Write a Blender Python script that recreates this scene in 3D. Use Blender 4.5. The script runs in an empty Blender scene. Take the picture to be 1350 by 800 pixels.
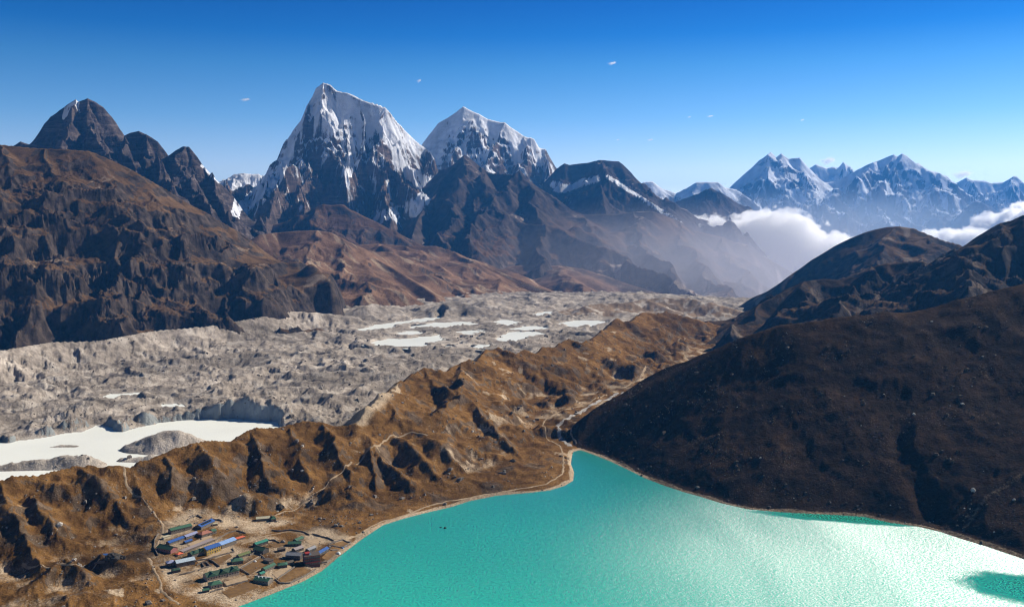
import bpy, bmesh, math, random
import numpy as np
from mathutils import Vector, Matrix

sc = bpy.context.scene
COL = sc.collection
# ------------------------------------------------------------------ camera
F = 1280.0 / 1350.0
CAMZ = 330.0
PITCH = math.atan(99.0 / 1280.0)
cd = bpy.data.cameras.new('camera'); cam = bpy.data.objects.new('camera', cd); COL.objects.link(cam)
cam.location = (0, 0, CAMZ); cam.rotation_euler = (math.pi / 2 - PITCH, 0, 0)
cd.sensor_width = 36.0; cd.lens = 36.0 * F; cd.clip_start = 1.0; cd.clip_end = 200000.0
sc.camera = cam
# ------------------------------------------------------------------ world
SUN_AZ, SUN_EL = math.radians(58), math.radians(33)       # azimuth clockwise from the view axis (+Y)
w = bpy.data.worlds.new('World'); sc.world = w; w.use_nodes = True
nt = w.node_tree; nt.nodes.clear()
out = nt.nodes.new('ShaderNodeOutputWorld'); bg = nt.nodes.new('ShaderNodeBackground')
sky = nt.nodes.new('ShaderNodeTexSky'); sky.sky_type = 'NISHITA'; sky.sun_disc = False
sky.sun_elevation = SUN_EL; sky.sun_rotation = SUN_AZ
sky.altitude = 4200; sky.air_density = 1.0; sky.dust_density = 0.9; sky.ozone_density = 3.5
hs = nt.nodes.new('ShaderNodeHueSaturation'); hs.inputs['Saturation'].default_value = 1.05
hs.inputs['Value'].default_value = 1.0
gm = nt.nodes.new('ShaderNodeGamma'); gm.inputs['Gamma'].default_value = 1.35
nt.links.new(sky.outputs[0], hs.inputs['Color']); nt.links.new(hs.outputs[0], gm.inputs['Color']); # the sky deepens quickly with height in the thin air
tcw = nt.nodes.new('ShaderNodeTexCoord'); spw = nt.nodes.new('ShaderNodeSeparateXYZ'); crw = nt.nodes.new('ShaderNodeValToRGB'); mxw = nt.nodes.new('ShaderNodeMix')
nt.links.new(tcw.outputs['Generated'], spw.inputs[0]); nt.links.new(spw.outputs[2], crw.inputs[0])
el = crw.color_ramp.elements
el[0].position = 0.0; el[0].color = (1.2, 0.76, 0.50, 1); el[1].position = 0.45; el[1].color = (0.04, 0.10, 0.14, 1)
for p_, c_ in ((0.06, (1.15, 0.71, 0.49, 1)), (0.11, (0.58, 0.56, 0.46, 1)), (0.16, (0.25, 0.44, 0.43, 1)), (0.19, (0.05, 0.31, 0.41, 1)), (0.23, (0.008, 0.22, 0.37, 1))):
    e_ = el.new(p_); e_.color = c_
mxw.data_type = 'RGBA'; mxw.blend_type = 'MULTIPLY'; mxw.inputs[0].default_value = 1.0
nt.links.new(gm.outputs[0], mxw.inputs[6]); nt.links.new(crw.outputs[0], mxw.inputs[7]); nt.links.new(mxw.outputs[2], bg.inputs[0])
bg.inputs[1].default_value = 0.11
nt.links.new(bg.outputs[0], out.inputs[0])
# ------------------------------------------------------------------ sun
sd = bpy.data.lights.new('sun', 'SUN'); sd.energy = 5.0; sd.angle = math.radians(0.53); sd.color = (1.0, 0.93, 0.82)
so = bpy.data.objects.new('sun', sd); COL.objects.link(so)
sv = Vector((math.sin(SUN_AZ) * math.cos(SUN_EL), math.cos(SUN_AZ) * math.cos(SUN_EL), math.sin(SUN_EL)))
so.rotation_euler = (-sv).to_track_quat('-Z', 'Y').to_euler(); so.location = (2000, 2000, 6000)
sc.view_settings.view_transform = 'Standard'; sc.view_settings.look = 'None'
sc.view_settings.exposure = 0.45; sc.view_settings.gamma = 1.0
sc.cycles.use_denoising = True; sc.cycles.denoising_prefilter = "ACCURATE"; sc.cycles.pixel_filter_type = "BLACKMAN_HARRIS"; sc.cycles.filter_width = 1.2
sc.cycles.max_bounces = 28; sc.cycles.diffuse_bounces = 3; sc.cycles.glossy_bounces = 2; sc.cycles.volume_bounces = 28

# ------------------------------------------------------------------ geometry of the view (turns a spot seen at a distance into a place)
CP, SP = math.cos(PITCH), math.sin(PITCH)
def P(px, py, D):
    x = (px - 675.0) / 1280.0; u = (400.0 - py) / 1280.0
    yy = CP + u * SP; zz = -SP + u * CP
    k = D / yy
    return (x * k, D, CAMZ + zz * k)
def G(px, py, z=0.0):
    x = (px - 675.0) / 1280.0; u = (400.0 - py) / 1280.0
    yy = CP + u * SP; zz = -SP + u * CP
    k = (z - CAMZ) / zz
    return (x * k, yy * k, z)

# ------------------------------------------------------------------ noise
_rng = np.random.RandomState(7)
_ang = _rng.rand(512, 512).astype(np.float32) * 2 * np.pi
_gc, _gs = np.cos(_ang), np.sin(_ang)
_j1, _j2 = _rng.rand(512, 512).astype(np.float32), _rng.rand(512, 512).astype(np.float32)
def perlin(x, y, seed=0):
    x = x + seed * 37.17; y = y + seed * 91.73
    xi = np.floor(x); yi = np.floor(y); fx = x - xi; fy = y - yi
    xi = xi.astype(np.int64) & 511; yi = yi.astype(np.int64) & 511
    x1 = (xi + 1) & 511; y1 = (yi + 1) & 511
    u = fx * fx * fx * (fx * (fx * 6 - 15) + 10); v = fy * fy * fy * (fy * (fy * 6 - 15) + 10)
    a = _gc[yi, xi] * fx + _gs[yi, xi] * fy
    b = _gc[yi, x1] * (fx - 1) + _gs[yi, x1] * fy
    c = _gc[y1, xi] * fx + _gs[y1, xi] * (fy - 1)
    d = _gc[y1, x1] * (fx - 1) + _gs[y1, x1] * (fy - 1)
    return ((a + u * (b - a)) * (1 - v) + (c + u * (d - c)) * v) * 1.5
def fbm(x, y, octs=4, seed=0, gain=0.5):
    h = 0; a = 1.0; f = 1.0
    for o in range(octs):
        h = h + a * perlin(x * f, y * f, seed + o * 3); a *= gain; f *= 2.03
    return h
def ridged(x, y, octs=4, seed=0, gain=0.5):
    h = 0; a = 1.0; f = 1.0; t = 0
    for o in range(octs):
        h = h + a * (1 - np.abs(perlin(x * f, y * f, seed + o * 5)) * 1.6); t += a; a *= gain; f *= 2.1
    return h / t
def sst(a, b, x):
    t = np.clip((x - a) / (b - a), 0, 1); return t * t * (3 - 2 * t)
def phacelle(x, y, sx, sy, seed):
    x = x + seed * 13.3; y = y + seed * 7.7
    xi = np.floor(x); yi = np.floor(y)
    C = np.zeros_like(x); S = np.zeros_like(x); W = np.zeros_like(x)
    for i in (-1, 0, 1):
        for j in (-1, 0, 1):
            cx = xi + i; cy = yi + j
            a = cx.astype(np.int64) & 511; b = cy.astype(np.int64) & 511
            dx = x - (cx + 0.15 + 0.7 * _j1[b, a]); dy = y - (cy + 0.15 + 0.7 * _j2[b, a])
            ww = np.exp(-2.6 * (dx * dx + dy * dy)); ph = 6.28318 * (dx * sx + dy * sy)
            C += ww * np.cos(ph); S += ww * np.sin(ph); W += ww
    return C / W, S / W
def gullies(X, Y, gx, gy, wl, amp, octs, fade, seed=0, sref=0.5, gain=0.5):
    h = np.zeros_like(X); gx = gx.copy(); gy = gy.copy()
    X = X + wl * 0.30 * fbm(X / wl * 0.7, Y / wl * 0.7, 3, seed + 40); Y = Y + wl * 0.30 * fbm(X / wl * 0.7, Y / wl * 0.7, 3, seed + 50)
    for o in range(octs):
        fm = np.clip(0.75 + 0.9 * perlin(X / (wl * 3.1), Y / (wl * 3.1), seed + 60 + o), 0.1, 1.6)
        g = np.sqrt(gx * gx + gy * gy) + 1e-6; sx = -gy / g; sy = gx / g
        c, s = phacelle(X / wl, Y / wl, sx, sy, seed + o * 11)
        st = amp * sst(0, sref, g) * fade * fm
        h += st * c
        d = -s * (6.28318 / wl) * st
        gx += d * sx; gy += d * sy
        wl *= 0.5; amp *= gain
    return h

def seg_field(X, Y, pts):
    """distance to a polyline, the height along it, side sign"""
    best = np.full(X.shape, 1e18); zz = np.zeros_like(X); side = np.zeros_like(X)
    for (a, b) in zip(pts[:-1], pts[1:]):
        ex, ey = b[0] - a[0], b[1] - a[1]; L2 = ex * ex + ey * ey + 1e-9
        t = np.clip(((X - a[0]) * ex + (Y - a[1]) * ey) / L2, 0, 1)
        dx = X - (a[0] + t * ex); dy = Y - (a[1] + t * ey); d = dx * dx + dy * dy
        m = d < best
        best = np.where(m, d, best); zz = np.where(m, a[2] + t * (b[2] - a[2]), zz)
        side = np.where(m, ex * dy - ey * dx, side)
    return np.sqrt(best), zz, side
def ridge_height(X, Y, ridges, a, b, L, mod=None):
    H = np.full(X.shape, -1e9); Dm = np.full(X.shape, 1e9)
    for r in ridges:
        pts, ra, rb, rL = (r if isinstance(r, tuple) else (r, a, b, L))
        for (p, q) in zip(pts[:-1], pts[1:]):
            ex, ey = q[0] - p[0], q[1] - p[1]; L2 = ex * ex + ey * ey + 1e-9
            t = np.clip(((X - p[0]) * ex + (Y - p[1]) * ey) / L2, 0, 1)
            d = np.hypot(X - (p[0] + t * ex), Y - (p[1] + t * ey))
            dr = (ra - rb) * rL * (1 - np.exp(-d / rL)) + rb * d
            if mod is not None: dr = dr * mod
            H = np.maximum(H, p[2] + t * (q[2] - p[2]) - dr); Dm = np.minimum(Dm, d)
    return H, Dm

# ------------------------------------------------------------------ fan grid (finer near the viewer, real world coordinates)
class Fan:
    def __init__(s, px0, px1, nx, D0, D1, ny, power=0.0):
        s.t = np.linspace((px0 - 675) / 1280 * 1.0, (px1 - 675) / 1280 * 1.0, nx)
        u = np.linspace(0, 1, ny)
        s.y = D0 * (D1 / D0) ** u if power == 0 else D0 + (D1 - D0) * u ** power
        s.T, s.Y = np.meshgrid(s.t, s.y); s.X = s.T * s.Y
    def grad(s, Z):
        zt = np.gradient(Z, s.t, axis=1); zy = np.gradient(Z, s.y, axis=0)
        gx = zt / s.Y; gy = zy - gx * s.T
        return gx, gy
    def sample(s, Z, x, y):
        x = np.asarray(x, float); y = np.asarray(y, float); t = x / y
        i = np.interp(t, s.t, np.arange(len(s.t))); j = np.interp(y, s.y, np.arange(len(s.y)))
        i0 = np.minimum(i.astype(int), len(s.t) - 2); j0 = np.minimum(j.astype(int), len(s.y) - 2)
        fi = i - i0; fj = j - j0
        return (Z[j0, i0] * (1 - fi) + Z[j0, i0 + 1] * fi) * (1 - fj) + (Z[j0 + 1, i0] * (1 - fi) + Z[j0 + 1, i0 + 1] * fi) * fj

def link(o, parent=None):
    COL.objects.link(o)
    if parent is not None: o.parent = parent
    return o
def tag(o, label=None, cat=None, group=None, kind=None):
    if label: o['label'] = label
    if cat: o['category'] = cat
    if group: o['group'] = group
    if kind: o['kind'] = kind
    return o
def grid_mesh(name, fan, Z, mask, mat, keep=None, label=None, kind='structure', smooth=True):
    ny, nx = Z.shape
    me = bpy.data.meshes.new(name)
    co = np.stack([fan.X, fan.Y, Z], -1).reshape(-1, 3).astype(np.float32)
    idx = np.arange(ny * nx).reshape(ny, nx)
    q = np.stack([idx[:-1, :-1], idx[:-1, 1:], idx[1:, 1:], idx[1:, :-1]], -1).reshape(-1, 4)
    mk = np.asarray(mask, np.float32).reshape(-1, 4)
    if keep is not None:
        kq = (keep[:-1, :-1] | keep[:-1, 1:] | keep[1:, 1:] | keep[1:, :-1]).reshape(-1)
        q = q[kq]
        used = np.zeros(ny * nx, bool); used[q.reshape(-1)] = True
        remap = np.cumsum(used) - 1
        q = remap[q]; co = co[used]; mk = mk[used]
    me.vertices.add(len(co)); me.vertices.foreach_set('co', co.reshape(-1))
    me.loops.add(q.size); me.loops.foreach_set('vertex_index', q.reshape(-1).astype(np.int32))
    me.polygons.add(len(q)); me.polygons.foreach_set('loop_start', np.arange(0, q.size, 4, dtype=np.int32))
    me.polygons.foreach_set('loop_total', np.full(len(q), 4, np.int32))
    me.polygons.foreach_set('use_smooth', np.full(len(q), smooth, bool))
    me.update(calc_edges=True)
    at = me.attributes.new('mask', 'FLOAT_COLOR', 'POINT'); at.data.foreach_set('color', mk.reshape(-1))
    me.materials.append(mat)
    o = bpy.data.objects.new(name, me); link(o); tag(o, label, None, None, kind)
    return o

# ------------------------------------------------------------------ materials
def N(nt, typ, **kw):
    n = nt.nodes.new(typ)
    for k, v in kw.items():
        if k.startswith('i_'): n.inputs[k[2:].replace('_', ' ')].default_value = v
        else: setattr(n, k, v)
    return n
def mixc(nt, f, a, b, blend='MIX'):
    m = N(nt, 'ShaderNodeMix', data_type='RGBA', blend_type=blend)
    for s, v in ((m.inputs[0], f), (m.inputs[6], a), (m.inputs[7], b)):
        if hasattr(v, 'links') or isinstance(v, bpy.types.NodeSocket): nt.links.new(v, s)
        elif isinstance(v, (int, float)): s.default_value = v
        else: s.default_value = tuple(v) + ((1,) if len(v) == 3 else ())
    return m.outputs[2]
def noise(nt, vec, scale, detail=4, rough=0.55, dist=0.0):
    n = N(nt, 'ShaderNodeTexNoise'); n.inputs['Scale'].default_value = scale; n.inputs['Detail'].default_value = detail
    n.inputs['Roughness'].default_value = rough; n.inputs['Distortion'].default_value = dist
    nt.links.new(vec, n.inputs['Vector']); return n.outputs['Fac']
def ramp(nt, fac, a, b):
    m = N(nt, 'ShaderNodeMapRange'); m.inputs['From Min'].default_value = a; m.inputs['From Max'].default_value = b
    nt.links.new(fac, m.inputs['Value']); return m.outputs[0]
def terrain_mat(name, rock, rock2, grass, grass2, scree, scree2, s, bump, strat=0.0, snow=(0.80, 0.82, 0.86), speck=0.0, speckcol=(0.4, 0.38, 0.35), snowrough=0.55):
    """s: scale (1/m) of the mid-size grain"""
    m = bpy.data.materials.new(name); m.use_nodes = True; nt = m.node_tree; nt.nodes.clear()
    o = N(nt, 'ShaderNodeOutputMaterial'); b = N(nt, 'ShaderNodeBsdfPrincipled')
    nt.links.new(b.outputs[0], o.inputs[0])
    tc = N(nt, 'ShaderNodeTexCoord'); V = tc.outputs['Object']
    at = N(nt, 'ShaderNodeAttribute', attribute_name='mask'); sep = N(nt, 'ShaderNodeSeparateColor')
    nt.links.new(at.outputs['Color'], sep.inputs[0])
    R, Gc, B, A = sep.outputs[0], sep.outputs[1], sep.outputs[2], at.outputs['Alpha']
    n1 = noise(nt, V, s, 6, 0.62); n2 = noise(nt, V, s * 6.0, 5, 0.65); n0 = noise(nt, V, s * 0.22, 3, 0.5)
    rk = mixc(nt, ramp(nt, n1, 0.38, 0.62), rock, rock2)
    if strat > 0:
        mp = N(nt, 'ShaderNodeMapping'); mp.inputs['Scale'].default_value = (0.12, 0.12, 1.0); mp.inputs['Rotation'].default_value = (0.05, 0.08, 0)
        nt.links.new(V, mp.inputs['Vector'])
        st = noise(nt, mp.outputs[0], s * 2.5, 4, 0.6, 0.3)
        rk = mixc(nt, ramp(nt, st, 0.5, 0.66), rk, tuple(min(1, c * (1 + 1.6 * strat)) for c in rock2))
    gr = mixc(nt, ramp(nt, n1, 0.35, 0.65), grass, grass2)
    gr = mixc(nt, ramp(nt, n2, 0.52, 0.75), gr, tuple(c * 0.45 for c in grass))
    scn = mixc(nt, ramp(nt, n2, 0.35, 0.65), scree, scree2)
    # broken edges of the masks
    def edge(f, wd):
        ma = N(nt, 'ShaderNodeMath', operation='ADD'); nt.links.new(f, ma.inputs[0])
        mb = N(nt, 'ShaderNodeMath', operation='MULTIPLY_ADD'); nt.links.new(n2, mb.inputs[0]); mb.inputs[1].default_value = wd; mb.inputs[2].default_value = -wd * 0.5
        nt.links.new(mb.outputs[0], ma.inputs[1]); return ma.outputs[0]
    c = mixc(nt, ramp(nt, edge(Gc, 0.8), 0.35, 0.65), rk, gr)
    c = mixc(nt, ramp(nt, edge(B, 0.8), 0.3, 0.7), c, scn)
    if speck > 0:
        vo = N(nt, 'ShaderNodeTexVoronoi', feature='F1'); vo.inputs['Scale'].default_value = speck; nt.links.new(V, vo.inputs['Vector'])
        a1 = ramp(nt, vo.outputs['Distance'], 0.26, 0.16)
        a2 = ramp(nt, n0, 0.45, 0.62); a3 = ramp(nt, n1, 0.42, 0.6)
        mu = N(nt, 'ShaderNodeMath', operation='MULTIPLY'); nt.links.new(a1, mu.inputs[0]); nt.links.new(a2, mu.inputs[1])
        mv = N(nt, 'ShaderNodeMath', operation='MULTIPLY'); nt.links.new(mu.outputs[0], mv.inputs[0]); nt.links.new(a3, mv.inputs[1])
        c = mixc(nt, mv.outputs[0], c, speckcol)
    sn = ramp(nt, edge(R, 0.7), 0.38, 0.62)
    snc = mixc(nt, ramp(nt, n1, 0.35, 0.7), snow, tuple(x * 0.86 for x in snow))
    c = mixc(nt, sn, c, snc)
    tn = N(nt, 'ShaderNodeMapRange'); tn.inputs['To Min'].default_value = 0.35; tn.inputs['To Max'].default_value = 1.65
    nt.links.new(A, tn.inputs['Value'])
    gr2 = N(nt, 'ShaderNodeMapRange'); gr2.inputs['From Min'].default_value = 0.3; gr2.inputs['From Max'].default_value = 0.7; gr2.inputs['To Min'].default_value = 0.62; gr2.inputs['To Max'].default_value = 1.38
    nt.links.new(noise(nt, V, s * 14.0, 3, 0.7), gr2.inputs['Value'])
    gs = N(nt, 'ShaderNodeVectorMath', operation='SCALE'); nt.links.new(c, gs.inputs[0]); nt.links.new(gr2.outputs[0], gs.inputs['Scale']); c = mixc(nt, sn, gs.outputs[0], c)
    vm = N(nt, 'ShaderNodeVectorMath', operation='SCALE'); nt.links.new(c, vm.inputs[0]); nt.links.new(tn.outputs[0], vm.inputs['Scale'])
    nt.links.new(vm.outputs[0], b.inputs['Base Color'])
    b.inputs['Roughness'].default_value = 0.92; b.inputs['Specular IOR Level'].default_value = 0.02
    hb = N(nt, 'ShaderNodeMath', operation='MULTIPLY_ADD'); nt.links.new(n2, hb.inputs[0]); hb.inputs[1].default_value = 0.6; nt.links.new(n1, hb.inputs[2])
    bm = N(nt, 'ShaderNodeBump'); bm.inputs['Strength'].default_value = 1.0; bm.inputs['Distance'].default_value = bump
    nt.links.new(hb.outputs[0], bm.inputs['Height']); nt.links.new(bm.outputs[0], b.inputs['Normal'])
    return m
def flat_mat(name, col, rough=0.85, var=0.25, scale=0.6, spec=0.2, metal=0.0):
    m = bpy.data.materials.new(name); m.use_nodes = True; nt = m.node_tree; b = nt.nodes['Principled BSDF']
    tc = N(nt, 'ShaderNodeTexCoord'); n = noise(nt, tc.outputs['Object'], scale, 5, 0.6)
    c = mixc(nt, ramp(nt, n, 0.3, 0.7), tuple(x * (1 - var) for x in col), tuple(min(1, x * (1 + var)) for x in col))
    nt.links.new(c, b.inputs['Base Color']); b.inputs['Roughness'].default_value = rough
    b.inputs['Specular IOR Level'].default_value = spec; b.inputs['Metallic'].default_value = metal
    return m

ROCKG = (0.085, 0.074, 0.070); ROCKG2 = (0.19, 0.155, 0.135)
M_cholatse = terrain_mat('alpine_rock_and_snow', (0.05, 0.04, 0.035), (0.15, 0.105, 0.08), (0.10, 0.065, 0.04), (0.14, 0.09, 0.05), (0.27, 0.24, 0.22), (0.36, 0.32, 0.3), 0.02, 16, 0.15, snow=(0.88, 0.89, 0.92))
M_dark = terrain_mat('dark_alpine_rock', (0.032, 0.025, 0.023), (0.085, 0.062, 0.05), (0.085, 0.048, 0.027), (0.13, 0.075, 0.042), (0.24, 0.19, 0.16), (0.32, 0.26, 0.22), 0.014, 12)
M_strata = terrain_mat('banded_dark_rock', (0.03, 0.024, 0.024), (0.09, 0.07, 0.062), (0.10, 0.06, 0.035), (0.15, 0.09, 0.05), (0.24, 0.2, 0.18), (0.3, 0.26, 0.23), 0.016, 10, 0.4)
M_slope = terrain_mat('brown_alpine_slope', (0.026, 0.02, 0.016), (0.085, 0.064, 0.05), (0.088, 0.052, 0.026), (0.14, 0.083, 0.042), (0.2, 0.15, 0.11), (0.27, 0.21, 0.16), 0.03, 4)
M_hill = terrain_mat('brown_rounded_hill', (0.05, 0.036, 0.026), (0.11, 0.078, 0.06), (0.14, 0.078, 0.045), (0.22, 0.13, 0.078), (0.24, 0.17, 0.11), (0.3, 0.22, 0.15), 0.016, 5)
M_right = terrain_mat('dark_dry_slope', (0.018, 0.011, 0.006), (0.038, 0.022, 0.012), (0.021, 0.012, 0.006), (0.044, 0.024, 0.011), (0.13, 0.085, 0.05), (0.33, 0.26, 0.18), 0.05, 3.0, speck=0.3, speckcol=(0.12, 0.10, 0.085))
M_moraine = terrain_mat('golden_moraine_grass', (0.06, 0.037, 0.018), (0.15, 0.105, 0.07), (0.118, 0.058, 0.018), (0.225, 0.120, 0.040), (0.34, 0.25, 0.16), (0.46, 0.36, 0.25), 0.07, 2.4, speck=0.30, speckcol=(0.26, 0.21, 0.165))
M_glacier = terrain_mat('glacier_debris', (0.22, 0.185, 0.15), (0.37, 0.315, 0.26), (0.2, 0.14, 0.09), (0.27, 0.19, 0.125), (0.40, 0.345, 0.29), (0.50, 0.44, 0.37), 0.05, 3.0, snow=(0.34, 0.36, 0.35))
M_far = terrain_mat('far_snow_mountain', (0.035, 0.03, 0.03), (0.09, 0.075, 0.07), (0.1, 0.08, 0.06), (0.1, 0.08, 0.06), (0.3, 0.28, 0.28), (0.4, 0.4, 0.4), 0.006, 25)

def ridge(*pts): return [P(*p) for p in pts]

# ================================================================== far mountains
def smax(a, b, k):
    h = np.clip(0.5 + 0.5 * (a - b) / k, 0, 1)
    return b * (1 - h) + a * h + k * h * (1 - h)
def multifractal(x, y, octs, seed, gain=0.5):
    """ridges that carry finer ridges on their crests and stay smooth in the hollows"""
    h = 0; w_ = 1.0; a = 1.0; f = 1.0; t = 0
    for o in range(octs):
        n = 1 - np.abs(perlin(x * f, y * f, seed + o * 5)) * 1.7; n = np.clip(n, 0, 1) ** 2
        h = h + a * n * w_; t += a; w_ = np.clip(n * 1.6 + 0.12, 0, 1); a *= gain; f *= 2.07
    return h / t - 0.33
def massif(name, label, fan, ridges, a, b, L, gw, ga, octs, maskf, mat, seed=0, sref=0.5, modamp=0.25, modwl=500., crestfade=0.3, fdist=160., floor=-300., extra=None, rough=0.0, rwl=None, soft=60., warp=0.0, steps=None, roct=6, fmask=None):
    X, Y = fan.X, fan.Y
    mod = 1 + modamp * fbm(X / modwl, Y / modwl, 3, seed)
    H, D0 = ridge_height(X, Y, ridges[:1], a, b, L, mod)
    wa = np.minimum(D0 * 0.5, warp)
    wx = X + wa * fbm(X / (warp * 4 + 1), Y / (warp * 4 + 1), 4, seed + 31); wy = Y + wa * fbm(X / (warp * 4 + 1), Y / (warp * 4 + 1), 4, seed + 37)
    Dm = D0
    for r_ in ridges[1:]:
        h2, d2 = ridge_height(wx, wy, [r_], a, b, L, mod); H = smax(H, h2, soft * sst(0, 250, D0) + 1.0); Dm = np.minimum(Dm, d2)
    fade = crestfade + (1 - crestfade) * sst(0, fdist, D0)
    if fmask is not None: fade = fade * fmask(X, Y, H)
    if rough:
        rw = rwl or gw * 1.6
        qx = X + rw * 0.35 * fbm(X / rw, Y / rw, 3, seed + 71); qy = Y + rw * 0.35 * fbm(X / rw, Y / rw, 3, seed + 73)
        H = H + rough * fade * multifractal(qx / rw, qy / rw, roct, seed + 9)
    if steps:
        per, amt = steps
        u = H + 0.22 * X * 0.3 + per * 0.55 * fbm(X / (per * 5), Y / (per * 5), 4, seed + 81); kk = np.floor(u / per); f = u / per - kk
        H = H + ((kk + sst(0.2, 0.8, f)) * per - u) * amt * fade * sst(-0.5, 0.4, fbm(X / (per * 6), Y / (per * 6) + u / (per * 8), 3, seed + 83))
    gx, gy = fan.grad(H)
    g = gullies(X, Y, gx, gy, gw, ga, octs, fade, seed + 1, sref)
    Z = H + g
    if extra is not None: Z = extra(X, Y, Z, Dm)
    gx, gy = fan.grad(Z); sl = np.hypot(gx, gy)
    mask = maskf(X, Y, Z, sl, g, gx, gy, Dm)
    o = grid_mesh(name, fan, Z, np.stack(mask, -1), mat, keep=Z > floor, label=label)
    return o, Z

def seen_at(X, Y, Z):
    # where a point of the ground stands as seen from the viewpoint (inverse of P)
    zz = Z - CAMZ; f_ = Y * CP - zz * SP; u_ = Y * SP + zz * CP
    return 675 + 1280 * X / f_, 400 - 1280 * u_ / f_
def snowmask(z0, z1, s0, s1, gk=0.0, nz=0.5, wl=250., seed=3, rock_tone=0.5, lines=None, grassz=None, top=0.72):
    def f(X, Y, Z, sl, g, gx, gy, Dm):
        n = fbm(X / wl, Y / wl, 4, seed)
        alt = (Z - z0) / (z1 - z0)
        r = np.clip(alt, 0, 1.25) * (1 - top * sst(s0, s1, sl + 0.3 * n)) + nz * n * 0.35 * sst(-0.2, 0.4, alt) - gk * g / 30.
        R = np.where(alt > -0.4, r, 0)
        pxy = None
        if lines is not None:
            for pts, wd in lines:
                if len(pts[0]) == 2:
                    if pxy is None: pxy = seen_at(X, Y, Z)
                    d, _, _ = seg_field(pxy[0], pxy[1], [(q[0], q[1], 0) for q in pts])
                else: d, _, _ = seg_field(X, Y, pts)
                R = np.maximum(R, sst(1.3, 0.7, d / wd + 0.45 * n) * np.clip(1.0 + 0.9 * fbm(X / 45, Y / 45, 4, seed + 12) - 0.25 * sst(700, 300, Z), 0, 1))
        Gm = np.zeros_like(X)
        if grassz is not None: Gm = sst(grassz + 150, grassz - 150, Z + 120 * n) * sst(1.1, 0.7, sl)
        B = sst(0.15, 0.6, fbm(X / 300, Y / 300, 3, seed + 5)) * sst(1.0, 0.6, sl) * 0.8
        A = rock_tone + 0.25 * fbm(X / 180, Y / 180, 3, seed + 8)
        return np.clip(R, 0, 1), Gm, B, np.clip(A, 0, 1) * (1 - 0 * R) + 0
    return f

# Kangtega-like far range
D = 21000
far1 = ridge((925, 262, D), (950, 247, D), (964, 248, D), (970, 250, D), (979, 244, D), (988, 230, D), (996, 218, D), (1002, 210, D), (1009, 205, D), (1016, 200, D), (1020, 204, D), (1025, 210, D), (1026, 205, D), (1030, 202, D), (1040, 209, D), (1054, 207, D), (1060, 216, D), (1070, 228, D), (1084, 240, D), (1100, 238, D), (1126, 227, D), (1140, 218, D), (1156, 211, D), (1170, 205, D), (1178, 202, D), (1183, 205, D), (1189, 201, D), (1195, 204, D), (1204, 218, D), (1210, 215, D), (1224, 228, D), (1228, 228, D), (1240, 238, D), (1247, 244, D), (1256, 254, D), (1270, 259, D), (1280, 260, D), (1296, 267, D), (1308, 272, D), (1318, 280, D), (1340, 300, D))
sp = [ridge((1016, 200, D), (1010, 235, D - 700), (1000, 262, D - 1500), (985, 290, D - 2300)),
      ridge((1030, 203, D), (1036, 245, D - 800), (1030, 275, D - 1700), (1040, 305, D - 2600)),
      ridge((1178, 202, D), (1168, 240, D - 700), (1155, 270, D - 1500), (1140, 300, D - 2400)),
      ridge((1189, 201, D), (1180, 240, D - 800), (1200, 275, D - 1700), (1190, 305, D - 2500)),
      ridge((1156, 211, D), (1130, 245, D - 900), (1110, 275, D - 1700), (1085, 300, D - 2500)),
      ridge((1210, 215, D), (1222, 255, D - 800), (1245, 285, D - 1800)),
      ridge((1084, 240, D), (1075, 268, D - 900), (1080, 300, D - 2000)),
      ridge((1247, 244, D), (1268, 272, D - 800), (1285, 300, D - 1900))]
fan = Fan(900, 1345, 430, D - 5200, D + 900, 170, 0.8)
massif('mountain', 'far blue snow range with twin summits above the valley cloud', fan, [far1] + sp, 1.2, 0.45, 900, 420, 26, 6, snowmask(150, 1150, 0.8, 1.7, 0.6, 1.6, 500, 4, top=0.7), M_far, seed=3, modwl=1500, fdist=700, crestfade=0.12, floor=-320, rough=420, rwl=1500, soft=160, warp=200, steps=(150, 0.4))
D = 23600
back = ridge((1050, 222, D), (1066, 221, D), (1076, 216, D), (1084, 219, D), (1090, 221, D), (1100, 219, D), (1105, 223, D), (1112, 214, D), (1120, 220, D), (1126, 226, D), (1140, 240, D))
massif('mountain', 'small snow peaks on the skyline between the two far summits', Fan(1040, 1150, 110, D - 1500, D + 500, 60, 1), [back], 1.1, 0.6, 900, 600, 60, 4, snowmask(300, 900, 1.2, 2.4, 0.3, 0.9, 500, 6), M_far, seed=5, modwl=900, fdist=300, rough=200, rwl=900)
farr = ridge((1235, 262, D), (1247, 244, D), (1260, 242, D), (1274, 234, D), (1282, 237, D), (1300, 238, D), (1308, 241, D), (1322, 240, D), (1336, 232, D), (1340, 232, D), (1350, 242, D), (1372, 252, D), (1400, 262, D))
massif('mountain', 'pale snow mountain at the far right edge of the skyline', Fan(1225, 1420, 180, D - 3500, D + 600, 90, 0.8), [farr, ridge((1336, 232, D), (1322, 262, D - 900), (1305, 290, D - 2000)), ridge((1274, 234, D), (1285, 262, D - 900), (1275, 285, D - 1800))], 1.1, 0.5, 900, 800, 80, 5, snowmask(400, 1100, 1.0, 2.0, 0.4, 0.9, 500, 8), M_far, seed=8, modwl=1200, fdist=500, crestfade=0.12, rough=260, rwl=1200, soft=120, warp=150)
D = 18500
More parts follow.
